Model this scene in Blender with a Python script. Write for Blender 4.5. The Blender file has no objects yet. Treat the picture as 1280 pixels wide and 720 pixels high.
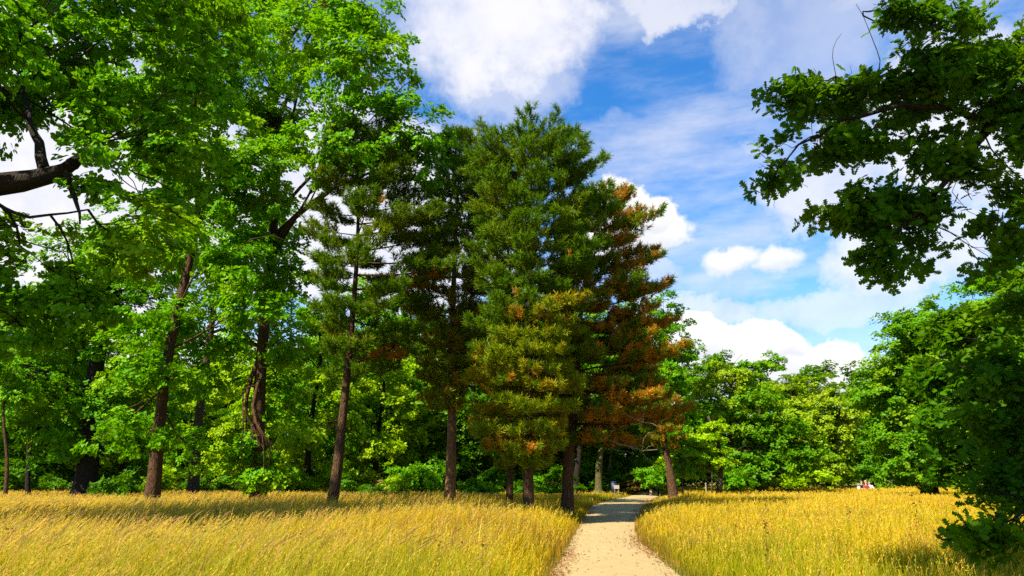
import bpy, bmesh, math, random
import numpy as np
from mathutils import Vector, noise as mnoise

S = bpy.context.scene
C = S.collection
PI = math.pi
rng = np.random.default_rng(11)
random.seed(11)

# ------------------------------------------------------------------ camera
F = 820.0                      # focal length in pixels of the 1280 x 720 photograph
CAMZ = 1.65
PITCH = math.atan((594 - 360) / F)
cP, sP = math.cos(PITCH), math.sin(PITCH)


def ray(px, py):
    xc, yc = (px - 640) / F, (360 - py) / F
    return np.array([xc, cP - yc * sP, sP + yc * cP])


def at(px, py, Y):
    """World point seen at pixel px, py at forward distance Y, and metres per pixel there."""
    d = ray(px, py)
    t = Y / d[1]
    return np.array([0, 0, CAMZ]) + d * t, t / F


def ground(px, py):
    d = ray(px, py)
    t = -CAMZ / d[2]
    return d[0] * t, d[1] * t


cam = bpy.data.cameras.new("camera")
cam.sensor_width = 36
cam.lens = 36 * F / 1280
cam.clip_end = 3000
cam.clip_start = 0.05
co = bpy.data.objects.new("camera", cam)
co.location = (0, 0, CAMZ)
co.rotation_euler = (PI / 2 + PITCH, 0, 0)
C.objects.link(co)
S.camera = co

# ------------------------------------------------------------------ sun + sky
EL = math.radians(46)
SUN = np.array([-0.74, -0.67, 0.0])
SUN = SUN / np.linalg.norm(SUN) * math.cos(EL)
SUN[2] = math.sin(EL)
ld = bpy.data.lights.new("sun", "SUN")
ld.energy = 5.0
ld.angle = math.radians(0.53)
ld.color = (1.0, 0.93, 0.80)
lo = bpy.data.objects.new("sun", ld)
lo.rotation_euler = Vector(SUN).to_track_quat('Z', 'Y').to_euler()
lo.location = (-30, -30, 60)
C.objects.link(lo)

S.view_settings.view_transform = 'Standard'
S.view_settings.look = 'None'
S.view_settings.exposure = 1.32
S.view_settings.gamma = 1
S.view_settings.use_curve_mapping = False
cy = S.cycles
cy.max_bounces = 6
cy.diffuse_bounces = 2
cy.glossy_bounces = 1
cy.transmission_bounces = 3
cy.transparent_max_bounces = 4
cy.caustics_reflective = False
cy.caustics_refractive = False
try:
    S.render.engine = 'CYCLES'
    cy.use_denoising = False
except Exception:
    pass


class NT:
    """Small helper for building node trees."""

    def __init__(self, tree):
        self.t = tree
        self.n = tree.nodes
        self.l = tree.links

    def node(self, kind, **kw):
        n = self.n.new(kind)
        for k, v in kw.items():
            setattr(n, k, v)
        return n

    def put(self, sock, v):
        if isinstance(v, bpy.types.NodeSocket):
            self.l.new(v, sock)
        elif v is not None:
            sock.default_value = v

    def math(self, op, a, b=None, c=None, clamp=False):
        n = self.node('ShaderNodeMath', operation=op, use_clamp=clamp)
        self.put(n.inputs[0], a)
        self.put(n.inputs[1], b)
        self.put(n.inputs[2], c)
        return n.outputs[0]

    def vmath(self, op, a, b=None):
        n = self.node('ShaderNodeVectorMath', operation=op)
        self.put(n.inputs[0], a)
        if op == 'SCALE':
            self.put(n.inputs[3], b)
        else:
            self.put(n.inputs[1], b)
        return n.outputs[1] if op in ('DOT_PRODUCT', 'LENGTH') else n.outputs[0]

    def mix(self, fac, a, b, blend='MIX'):
        n = self.node('ShaderNodeMix', data_type='RGBA', blend_type=blend)
        self.put(n.inputs[0], fac)
        self.put(n.inputs[6], a)
        self.put(n.inputs[7], b)
        return n.outputs[2]

    def noise(self, vec, scale, detail=4, rough=0.5, out=0):
        n = self.node('ShaderNodeTexNoise')
        self.put(n.inputs['Vector'], vec)
        n.inputs['Scale'].default_value = scale
        n.inputs['Detail'].default_value = detail
        n.inputs['Roughness'].default_value = rough
        return n.outputs[out]

    def smooth(self, v, a, b, lo=0.0, hi=1.0):
        n = self.node('ShaderNodeMapRange', interpolation_type='SMOOTHSTEP')
        self.put(n.inputs[0], v)
        self.put(n.inputs[1], a)
        self.put(n.inputs[2], b)
        self.put(n.inputs[3], lo)
        self.put(n.inputs[4], hi)
        return n.outputs[0]


world = bpy.data.worlds.new("World")
S.world = world
world.use_nodes = True
w = NT(world.node_tree)
w.n.clear()
sky = w.node('ShaderNodeTexSky', sky_type='NISHITA')
sky.sun_disc = False
sky.sun_elevation = EL
sky.sun_rotation = math.atan2(SUN[0], SUN[1])
sky.altitude = 200
sky.air_density = 1.0
sky.dust_density = 0.25
sky.ozone_density = 2.6
hs = w.node('ShaderNodeHueSaturation')
hs.inputs['Saturation'].default_value = 1.35
hs.inputs['Value'].default_value = 1.0
w.l.new(sky.outputs[0], hs.inputs['Color'])
tc = w.node('ShaderNodeTexCoord')
dirv = tc.outputs['Generated']
# domain warp gives the billowed cloud edges
n1 = w.noise(dirv, 7.0, 6, 0.62, 1)
wv = w.vmath('SCALE', w.vmath('SUBTRACT', n1, (0.5, 0.5, 0.5)), 0.17)
dw = w.vmath('ADD', dirv, wv)
n4 = w.noise(dirv, 16.0, 6, 0.6, 1)
dwh = w.vmath('ADD', dirv, w.vmath('SCALE', w.vmath('SUBTRACT', n4, (0.5, 0.5, 0.5)), 0.065))
n2 = w.noise(dirv, 11.0, 7, 0.6, 0)
mapn = w.node('ShaderNodeMapping')
mapn.inputs['Scale'].default_value = (1.0, 1.0, 4.2)
mapn.inputs['Rotation'].default_value = (0.0, 0.22, 0.0)
w.l.new(dirv, mapn.inputs['Vector'])
n3 = w.noise(mapn.outputs[0], 2.6, 6, 0.62, 0)


def blob(px, py, wx, hy, soft, amt, rough=1.0):
    c = Vector(ray(px, py)).normalized()
    r = c.cross(Vector((0, 0, 1))).normalized()
    u = r.cross(c)
    r1 = Vector((ray(px + wx, py))).normalized().angle(c)
    h1 = Vector((ray(px, py - hy))).normalized().angle(c)
    vec = dw if rough == 1.0 else dwh
    a = w.vmath('DOT_PRODUCT', vec, tuple(r / r1))
    b = w.vmath('DOT_PRODUCT', vec, tuple(u / h1))
    d = w.math('ADD', w.math('MULTIPLY', a, a), w.math('MULTIPLY', b, b))
    d = w.math('SUBTRACT', d, w.math('MULTIPLY', w.math('SUBTRACT', n2, 0.5), 2.0 * rough))
    m = w.smooth(d, 1.0 - soft, 1.0 + soft, amt, 0.0)
    front = w.math('GREATER_THAN', w.vmath('DOT_PRODUCT', dirv, tuple(c)), 0.0)
    return w.math('MULTIPLY', m, front), b


soft_blobs = [
    (610, 35, 140, 92, 0.75, 0.95), (640, 110, 75, 45, 0.9, 0.55), (850, 2, 85, 26, 0.7, 0.75), (1000, 40, 110, 110, 0.9, 0.45),
    (1040, 215, 120, 70, 0.7, 0.8), (880, 385, 85, 28, 0.6, 0.75), (1050, 385, 150, 32, 0.7, 0.7),
    (1150, 320, 130, 62, 0.7, 0.85), (1220, 160, 150, 130, 0.7, 0.9), (90, 210, 330, 190, 0.5, 1.0),
    (450, 280, 190, 150, 0.6, 0.95), (825, 345, 45, 22, 0.8, 0.6), (840, 170, 190, 26, 0.9, 0.34),
]
hard_blobs = [
    (785, 288, 78, 36, 0.2, 1.0), (768, 255, 42, 34, 0.2, 1.0), (815, 268, 34, 28, 0.2, 1.0),
    (914, 322, 36, 15, 0.75, 1.0), (972, 326, 28, 14, 0.85, 0.85),
    (905, 450, 120, 46, 0.16, 1.0), (1020, 466, 82, 40, 0.16, 1.0), (870, 425, 55, 30, 0.2, 1.0), (985, 436, 26, 20, 0.2, 1.0),
    (1180, 470, 150, 40, 0.3, 0.8), (650, 470, 260, 60, 0.3, 1.0), (300, 480, 300, 60, 0.3, 1.0),
]
acc = None
for bspec in soft_blobs:
    m, _ = blob(*bspec)
    acc = m if acc is None else w.math('MAXIMUM', acc, m)
hacc, under = None, None
for bspec in hard_blobs:
    m, b = blob(*bspec, rough=0.8)
    ub = w.math('MULTIPLY', m, w.smooth(b, 0.35, -0.9))
    hacc = m if hacc is None else w.math('MAXIMUM', hacc, m)
    under = ub if under is None else w.math('MAXIMUM', under, ub)
veil = w.smooth(n3, 0.38, 0.72, 0.05, 0.60)
zdir = w.node('ShaderNodeSeparateXYZ')
w.l.new(dirv, zdir.inputs[0])
low = w.smooth(zdir.outputs[2], 0.04, 0.36, 0.9, 0.0)
softtot = w.math('MAXIMUM', w.math('MAXIMUM', acc, veil), low)
sc_mod = w.smooth(n2, 0.32, 0.62, 0.0, 1.0)
softcol = w.mix(sc_mod, (6.7, 6.9, 8.0, 1), (8.3, 8.2, 8.4, 1))
hardcol = w.mix(w.math('MULTIPLY', under, 0.75), (9.0, 8.9, 8.6, 1), (6.3, 6.5, 7.4, 1))
skyc = w.mix(1.0, hs.outputs[0], (0.42, 1.78, 2.10, 1), 'MULTIPLY')
col = w.mix(softtot, skyc, softcol)
col = w.mix(hacc, col, hardcol)
bg = w.node('ShaderNodeBackground')
w.l.new(col, bg.inputs[0])
bg.inputs[1].default_value = 0.050
wo = w.node('ShaderNodeOutputWorld')
w.l.new(bg.outputs[0], wo.inputs[0])


# ------------------------------------------------------------------ materials
def new_mat(name):
    m = bpy.data.materials.new(name)
    m.use_nodes = True
    t = NT(m.node_tree)
    t.n.clear()
    out = t.node('ShaderNodeOutputMaterial')
    return m, t, out


def leaf_mat(name, c1, c2, c3, trans=0.35, gloss=0.007, nscale=0.35):
    """c1 to c2 leaf by leaf, c3 in some sprays."""
    m, t, out = new_mat(name)
    g = t.node('ShaderNodeNewGeometry')
    tcn = t.node('ShaderNodeTexCoord')
    col = t.mix(g.outputs['Random Per Island'], c1 + (1,), c2 + (1,))
    nz = t.noise(tcn.outputs['Object'], nscale, 2)
    col = t.mix(t.smooth(nz, 0.48, 0.68), col, c3 + (1,))
    d = t.node('ShaderNodeBsdfDiffuse')
    t.l.new(col, d.inputs[0])
    tr = t.node('ShaderNodeBsdfTranslucent')
    t.l.new(t.mix(0.55, col, (0.22, 0.44, 0.004, 1)), tr.inputs[0])
    mx = t.node('ShaderNodeMixShader')
    mx.inputs[0].default_value = trans
    t.l.new(d.outputs[0], mx.inputs[1])
    t.l.new(tr.outputs[0], mx.inputs[2])
    gl = t.node('ShaderNodeBsdfGlossy')
    gl.inputs['Roughness'].default_value = 0.45
    gl.inputs[0].default_value = (0.8, 0.85, 0.8, 1)
    m2 = t.node('ShaderNodeMixShader')
    m2.inputs[0].default_value = gloss
    t.l.new(mx.outputs[0], m2.inputs[1])
    t.l.new(gl.outputs[0], m2.inputs[2])
    t.l.new(m2.outputs[0], out.inputs[0])
    return m


def bark_mat(name, c1, c2, c3, scale=3.0, bump=1.0):
    m, t, out = new_mat(name)
    tcn = t.node('ShaderNodeTexCoord')
    mp = t.node('ShaderNodeMapping')
    mp.inputs['Scale'].default_value = (1, 1, 0.22)
    t.l.new(tcn.outputs['Object'], mp.inputs[0])
    v = t.node('ShaderNodeTexVoronoi', feature='DISTANCE_TO_EDGE')
    v.inputs['Scale'].default_value = scale * 4
    wn = t.noise(mp.outputs[0], scale * 3, 4, 0.6, 1)
    t.l.new(t.vmath('ADD', mp.outputs[0], t.vmath('SCALE', wn, 0.12)), v.inputs['Vector'])
    nz = t.noise(mp.outputs[0], scale * 5, 6, 0.65)
    big = t.noise(tcn.outputs['Object'], 0.7, 3)
    col = t.mix(nz, c1 + (1,), c2 + (1,))
    col = t.mix(t.smooth(big, 0.45, 0.65), col, c3 + (1,))
    h = t.math('ADD', t.smooth(v.outputs[0], 0.0, 0.25), t.math('MULTIPLY', nz, 0.7))
    bp = t.node('ShaderNodeBump')
    bp.inputs['Strength'].default_value = bump
    bp.inputs['Distance'].default_value = 0.05
    t.l.new(h, bp.inputs['Height'])
    b = t.node('ShaderNodeBsdfPrincipled')
    b.inputs['Roughness'].default_value = 0.9
    b.inputs['Specular IOR Level'].default_value = 0.15
    t.l.new(col, b.inputs['Base Color'])
    t.l.new(bp.outputs[0], b.inputs['Normal'])
    t.l.new(b.outputs[0], out.inputs[0])
    return m


def plain_mat(name, c, rough=0.7, var=0.15, scale=8.0):
    m, t, out = new_mat(name)
    tcn = t.node('ShaderNodeTexCoord')
    nz = t.noise(tcn.outputs['Object'], scale, 4)
    col = t.mix(nz, tuple(x * (1 - var) for x in c) + (1,), tuple(min(1, x * (1 + var)) for x in c) + (1,))
    b = t.node('ShaderNodeBsdfPrincipled')
    b.inputs['Roughness'].default_value = rough
    t.l.new(col, b.inputs['Base Color'])
    t.l.new(b.outputs[0], out.inputs[0])
    return m


M = {}
M['oak'] = leaf_mat('oak_leaf', (0.070, 0.270, 0.001), (0.185, 0.410, 0.001), (0.270, 0.440, 0.002), trans=0.42)
M['oak_dark'] = leaf_mat('oak_leaf_shade_toned', (0.022, 0.090, 0.001), (0.060, 0.155, 0.001), (0.095, 0.19, 0.001), trans=0.35, gloss=0.004, nscale=0.9)  # oak leaf darkened: shade on the foreground boughs is put into its colour
M['beech'] = leaf_mat('beech_leaf', (0.055, 0.230, 0.001), (0.150, 0.345, 0.001), (0.225, 0.375, 0.002), trans=0.4)
M['yellow_lit'] = leaf_mat('sunlit_yellow_leaf', (0.230, 0.42, 0.001), (0.370, 0.53, 0.002), (0.44, 0.54, 0.003), trans=0.48)  # the sunlit glow between the trunks is put into this brighter yellow green
M['meadow_tree'] = leaf_mat('ash_leaf', (0.185, 0.310, 0.004), (0.300, 0.410, 0.006), (0.33, 0.38, 0.008), trans=0.4)
M['maple'] = leaf_mat('maple_leaf', (0.055, 0.195, 0.002), (0.135, 0.290, 0.002), (0.20, 0.325, 0.003), trans=0.4)
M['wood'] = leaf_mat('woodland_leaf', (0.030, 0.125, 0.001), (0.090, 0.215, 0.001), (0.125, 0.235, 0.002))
M['pine'] = leaf_mat('pine_needle', (0.048, 0.115, 0.002), (0.110, 0.190, 0.003), (0.150, 0.195, 0.003), trans=0.25, nscale=0.5)
M['pine_olive'] = leaf_mat('yellowing_pine_needle', (0.15, 0.205, 0.002), (0.27, 0.290, 0.004), (0.36, 0.245, 0.006), trans=0.25, nscale=0.7)
M['pine_dark'] = leaf_mat('dark_pine_needle', (0.052, 0.110, 0.002), (0.120, 0.185, 0.003), (0.16, 0.18, 0.004), trans=0.25, nscale=0.5)
M['rust'] = leaf_mat('dying_pine_needle', (0.36, 0.125, 0.008), (0.60, 0.25, 0.016), (0.32, 0.16, 0.014), trans=0.25, nscale=0.8)
M['bark'] = bark_mat('oak_bark', (0.045, 0.030, 0.018), (0.13, 0.085, 0.045), (0.085, 0.070, 0.032))
M['bark_dark'] = bark_mat('dark_bark', (0.014, 0.010, 0.007), (0.042, 0.028, 0.018), (0.028, 0.022, 0.014))
M['bark_pine_lit'] = bark_mat('sunlit_pine_bark', (0.12, 0.056, 0.024), (0.36, 0.185, 0.080), (0.24, 0.13, 0.055))  # orange bark, lightened so its colour carries sun the shaded trunk lacks
M['bark_brown'] = bark_mat('brown_pine_bark', (0.045, 0.023, 0.011), (0.155, 0.078, 0.034), (0.095, 0.054, 0.023))
M['bark_moss'] = bark_mat('mossy_bark', (0.07, 0.065, 0.02), (0.15, 0.13, 0.04), (0.10, 0.11, 0.03))
M['deadwood'] = bark_mat('bare_dead_wood', (0.24, 0.17, 0.10), (0.40, 0.30, 0.18), (0.28, 0.19, 0.10))


# ------------------------------------------------------------------ mesh helpers
def link_mesh(name, verts, loops, sizes, mat, parent=None, smooth=False, tint=None):
    """verts (n,3); loops flat vertex indices; sizes face sizes."""
    me = bpy.data.meshes.new(name)
    nv, nl, nf = len(verts), len(loops), len(sizes)
    me.vertices.add(nv)
    me.vertices.foreach_set('co', np.ascontiguousarray(verts, dtype=np.float32).ravel())
    me.loops.add(nl)
    me.loops.foreach_set('vertex_index', np.ascontiguousarray(loops, dtype=np.int32))
    me.polygons.add(nf)
    st = np.zeros(nf, dtype=np.int32)
    st[1:] = np.cumsum(sizes)[:-1]
    me.polygons.foreach_set('loop_start', st)
    me.polygons.foreach_set('loop_total', np.ascontiguousarray(sizes, dtype=np.int32))
    me.polygons.foreach_set('use_smooth', np.full(nf, smooth, dtype=bool))
    me.update(calc_edges=True)
    if tint is not None:
        a = me.color_attributes.new('tint', 'FLOAT_COLOR', 'POINT')
        a.data.foreach_set('color', np.ascontiguousarray(tint, dtype=np.float32).ravel())
    me.materials.append(mat)
    o = bpy.data.objects.new(name, me)
    C.objects.link(o)
    if parent is not None:
        o.parent = parent
    return o


def tag(o, label=None, cat=None, group=None, kind=None):
    if label:
        o['label'] = label
    if cat:
        o['category'] = cat
    if group:
        o['group'] = group
    if kind:
        o['kind'] = kind
    return o


def thing(name, label, cat, loc, group=None):
    o = bpy.data.objects.new(name, None)
    o.empty_display_size = 0.3
    C.objects.link(o)
    o.location = tuple(float(v) for v in loc)
    return tag(o, label, cat, group)


def norm(a):
    return a / np.maximum(np.linalg.norm(a, axis=-1, keepdims=True), 1e-9)


class Tubes:
    """Collects swept tubes into one mesh."""

    def __init__(self):
        self.v, self.l, self.s, self.nv = [], [], [], 0

    def add(self, pts, radii, sides=6, wob=0.0, cap=True):
        pts = np.asarray(pts, float)
        n = len(pts)
        radii = np.asarray(radii, float)
        tan = np.gradient(pts, axis=0)
        tan = norm(tan)
        ref = np.array([0.31, 0.17, 0.93]) if abs(tan[0][2]) < 0.8 else np.array([0.93, 0.31, 0.11])
        a = norm(np.cross(tan, ref))
        b = np.cross(tan, a)
        th = np.arange(sides) * 2 * PI / sides
        rr = radii[:, None] * (1 + (wob * rng.normal(size=(n, sides)) if wob else 0))
        v = pts[:, None, :] + rr[..., None] * (np.cos(th)[None, :, None] * a[:, None, :] + np.sin(th)[None, :, None] * b[:, None, :])
        base = self.nv
        self.v.append(v.reshape(-1, 3))
        i = np.arange(n - 1)[:, None] * sides
        j = np.arange(sides)[None, :]
        j2 = (j + 1) % sides
        q = np.stack([i + j, i + j2, i + sides + j2, i + sides + j], -1).reshape(-1, 4) + base
        self.l.append(q.ravel())
        self.s.append(np.full(len(q), 4))
        if cap:
            self.l.append(base + (n - 1) * sides + np.arange(sides))
            self.s.append(np.array([sides]))
        self.nv += n * sides

    def build(self, name, mat, parent=None, offset=None):
        v = np.concatenate(self.v)
        if offset is not None:
            v = v - np.asarray(offset)
        return link_mesh(name, v, np.concatenate(self.l), np.concatenate(self.s), mat, parent, smooth=True)


def curve(p0, p1, n, bend=0.0, wob=0.0, up=0.0):
    """n points from p0 to p1 with sag/lift and a random wander."""
    p0, p1 = np.asarray(p0, float), np.asarray(p1, float)
    t = np.linspace(0, 1, n)[:, None]
    p = p0 + (p1 - p0) * t
    L = np.linalg.norm(p1 - p0)
    p = p + np.array([0, 0, 1.0]) * up * L * np.sin(PI * t)
    if wob:
        k = rng.normal(size=(3, 3)) * wob * L
        for i in range(3):
            p = p + np.sin(PI * t * (i + 1)) * k[i] / (i + 1)
    return p


KF = 1.25
# leaf outlines: (along, across, lift)
RHOMB = np.array([(0, 0, 0), (0.45, 0.40, 0.07), (1, 0, -0.05), (0.45, -0.40, 0.07)])
WIDE = np.array([(0, 0, 0), (0.32, 0.44, 0.09), (0.78, 0.34, 0.03), (1.02, 0, -0.08), (0.78, -0.34, 0.03), (0.32, -0.44, 0.09)])
OAK = np.array([(0, 0.02, 0), (0.14, 0.07, .01), (0.24, 0.22, .03), (0.31, 0.09, .02), (0.45, 0.34, .05), (0.50, 0.12, .03), (0.68, 0.40, .05),
                (0.71, 0.15, .02), (0.90, 0.27, .02), (1.0, 0.08, -.03), (1.0, -0.08, -.03), (0.90, -0.27, .02), (0.71, -0.15, .02), (0.68, -0.40, .05),
                (0.50, -0.12, .03), (0.45, -0.34, .05), (0.31, -0.09, .02), (0.24, -0.22, .03), (0.14, -0.07, .01), (0, -0.02, 0)])


def leaf_geo(P, N, T, size, tpl):
    N = norm(N)
    T = norm(T - N * np.sum(T * N, -1, keepdims=True))
    B = np.cross(N, T)
    s = size[:, None, None]
    v = P[:, None, :] + s * (tpl[None, :, 0, None] * T[:, None, :] + tpl[None, :, 1, None] * B[:, None, :] + tpl[None, :, 2, None] * N[:, None, :])
    n, k = len(P), len(tpl)
    return v.reshape(-1, 3), np.arange(n * k), np.full(n, k)


def clump_leaves(cen, rc, per, size, out, tpl, flat=0.42, tilt=0.55, droop=0.35, upw=0.8, outw=0.85):
    """Leaf sprays round the clump centres CEN (n,3) with radius RC (n)."""
    n = len(cen)
    m = 7
    R = max(2, per // m)
    off = norm(rng.normal(size=(n, R, 3))) * (rng.random(size=(n, R, 1)) ** 0.45) * 0.95
    rad = np.linalg.norm(off[..., :2], axis=-1)
    off[..., 2] *= flat
    off[..., 2] -= droop * rad ** 2
    P = cen[:, None, :] + off * rc[:, None, None]
    ax = norm(np.array([0, 0, upw]) + out[:, None, :] * outw + off * 0.35 + rng.normal(size=(n, R, 3)) * tilt * 0.62)
    ref = norm(rng.normal(size=(n, R, 3)))
    a = norm(np.cross(ax, ref))
    b = np.cross(ax, a)
    ph = (np.arange(m) * 2 * PI / m)[None, None, :] + rng.uniform(-0.3, 0.3, size=(n, R, m))
    rd = np.cos(ph)[..., None] * a[:, :, None, :] + np.sin(ph)[..., None] * b[:, :, None, :]
    T = rd + ax[:, :, None, :] * rng.uniform(-0.15, 0.55, size=(n, R, m, 1))
    N = ax[:, :, None, :] - rd * 0.3 + rng.normal(size=(n, R, m, 3)) * 0.28
    PP = P[:, :, None, :] + rd * size * 0.12 + rng.normal(size=(n, R, m, 3)) * size * 0.22
    sz = size * rng.uniform(0.7, 1.3, size=(n, R, m))
    return leaf_geo(PP.reshape(-1, 3), N.reshape(-1, 3), T.reshape(-1, 3), sz.ravel(), tpl)


def trunk_path(pts, n=12, wob=0.012):
    pts = np.asarray(pts, float)
    d = np.r_[0, np.cumsum(np.linalg.norm(np.diff(pts, axis=0), axis=1))]
    s = np.linspace(0, d[-1], n)
    p = np.stack([np.interp(s, d, pts[:, i]) for i in range(3)], 1)
    k = rng.normal(size=(4, 2)) * wob * d[-1]
    t = (s / d[-1])[:, None]
    for i in range(4):
        p[:, :2] += np.sin(PI * t * (i + 1)) * k[i] / (i + 1)
    return p


def broadleaf(name, label, cat, pts, r0, lobes, mat, bark, rc=0.8, per=110, size=0.18, k=1.25, tpl=RHOMB, shell=0.4, group=None,
              extra_limbs=(), upw=0.8, outw=0.85, tilt=0.55, flat=0.42, twig=0.012, crown_name='crown', rtop=0.35, gap=0.0, droop=0.35, limb_r=1.0, from_limbs=False, limb_w=0.011):
    """PTS: trunk points (base first); LOBES: (centre, (rx, ry, rz))."""
    base = np.array([pts[0][0], pts[0][1], 0.0])
    root = thing(name, label, cat, base, group)
    tp = trunk_path(pts, 14)
    tz = np.linspace(0, 1, len(tp))
    rad = r0 * (1 - tz * (1 - rtop)) + r0 * 0.55 * np.exp(-tz * 18)
    tb = Tubes()
    tb.add(tp, rad, 12, wob=0.03)
    limbs, lrad = [tp[4:]], [rad[4:]]
    if from_limbs:
        for q, lr in extra_limbs:
            limbs.append(np.asarray(q))
    ep = np.concatenate(limbs[1:] if limb_w < 0.02 else limbs) if from_limbs else None
    for lobe in lobes:
        c, r = lobe[0], lobe[1]
        c = np.asarray(c)
        if from_limbs:
            j = int(np.argmin(np.sum((ep - c) ** 2, 1)))
            q = curve(ep[j], c, 6, wob=0.08, up=0.03)
            tb.add(q, np.linspace(limb_w, limb_w * 0.36, 6), 5)
            limbs.append(q)
            for _ in range(3):
                q2 = curve(q[rng.integers(1, 5)], c + rng.normal(size=3) * np.array(r) * 0.6, 5, wob=0.1)
                tb.add(q2, np.linspace(limb_w * 0.5, limb_w * 0.18, 5), 4)
                limbs.append(q2)
            continue
        hd = np.linalg.norm(tp[:, :2] - c[:2], axis=1)
        cost = np.abs(tp[:, 2] - (c[2] - 0.45 * hd - 0.2 * r[2])) + (tz < 0.22) * 50
        i = int(np.argmin(cost))
        q = curve(tp[i], c + np.array([0, 0, 0.2 * r[2]]), 9, wob=0.07, up=0.06)
        lr = np.linspace(limb_r * min(rad[i] * 0.5, 0.03 + 0.024 * np.linalg.norm(q[-1] - q[0])), 0.02, 9)
        tb.add(q, lr, 7, wob=0.05)
        limbs.append(q)
        lrad.append(lr)
        for _ in range(4):
            j = rng.integers(3, 8)
            e = c + rng.normal(size=3) * np.array(r) * 0.45
            q2 = curve(q[j], e, 6, wob=0.08, up=0.05)
            tb.add(q2, np.linspace(lr[j] * 0.6, 0.015, 6), 5)
            limbs.append(q2)
            lrad.append(np.linspace(lr[j] * 0.6, 0.015, 6))
    for q, lr in extra_limbs:
        tb.add(q, lr, 10, wob=0.04)
        limbs.append(np.asarray(q))
        lrad.append(np.asarray(lr))
    lp = np.concatenate(limbs)
    V, L, Z, nv = [], [], [], 0
    for lobe in lobes:
        c = np.asarray(lobe[0])
        r = np.asarray(lobe[1], float)
        dm = lobe[2] if len(lobe) > 2 else 1.0
        n = max(3, int(dm * KF * k * (r[0] * r[2] + r[0] * r[1] + r[1] * r[2]) / rc ** 2))
        d = norm(rng.normal(size=(n, 3)))
        rr = rng.random(n) ** shell
        cen = c + d * rr[:, None] * r * rng.uniform(0.85, 1.12, size=(n, 1))
        if gap:
            keep = np.array([mnoise.noise(Vector(p * (0.45 / rc))) > -1 + gap for p in cen])
            cen, d = cen[keep], d[keep]
            n = len(cen)
        cen = cen[cen[:, 2] > 0.5]
        d = d[:len(cen)]
        n = len(cen)
        if n == 0:
            continue
        rcs = rc * rng.uniform(0.65, 1.3, size=n)
        v, l, z = clump_leaves(cen, rcs, per, size, norm(d + np.array([0, 0, 0.2])), tpl, flat=flat, tilt=tilt, upw=upw, outw=outw, droop=droop)
        V.append(v)
        L.append(l + nv)
        Z.append(z)
        nv += len(v)
        for p in cen[::2]:
            j = int(np.argmin(np.sum((lp - p) ** 2, 1)))
            q = curve(lp[j], p, 4, wob=0.08, up=0.04)
            tb.add(q, [twig * 1.6, twig * 1.3, twig, twig * 0.4], 3, cap=False)
    tb.build('trunk', bark, root, offset=base)
    link_mesh(crown_name, np.concatenate(V) - base, np.concatenate(L), np.concatenate(Z), mat, root)
    return root


def lobes_px(Y, specs, dm=1.0):
    """(px, py, rx px, ry px[, dY[, depth factor]]) at forward distance Y."""
    out = []
    for s in specs:
        y = Y + (s[4] if len(s) > 4 else 0)
        df = s[5] if len(s) > 5 else 0.85
        p, m = at(s[0], s[1], y)
        rx, rz = s[2] * m, s[3] * m
        out.append((p, (rx, df * 0.5 * (rx + rz), rz), dm))
    return out


def tpts(Y, specs, dYs=None):
    """Trunk points from pixels; the first is set on the ground."""
    out = []
    for i, (px, py) in enumerate(specs):
        p, m = at(px, py, Y + (dYs[i] if dYs else 0))
        out.append(p)
    b = out[0].copy()
    b[2] = -0.25
    out[0] = b
    return np.array(out)


def tufts(P, D, n=18, ln=0.15, wd=0.020, shoot=0.30):
    """Bottle-brush pine shoots at P pointing along D: N narrow needles each."""
    m = len(P)
    D = norm(D)
    tt = rng.random((m, n, 1)) * shoot
    ndir = norm(D[:, None, :] * 0.9 + norm(rng.normal(size=(m, n, 3))) * 0.9)
    side = norm(np.cross(ndir, rng.normal(size=(m, n, 3))))
    b = P[:, None, :] + D[:, None, :] * tt
    L = ln * rng.uniform(0.7, 1.25, (m, n, 1))
    v = np.stack([b - side * wd * 0.5, b + side * wd * 0.5, b + ndir * L + side * wd * 0.2, b + ndir * L - side * wd * 0.2], 2).reshape(-1, 3)
    return v, np.arange(m * n * 4), np.full(m * n, 4)


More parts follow.
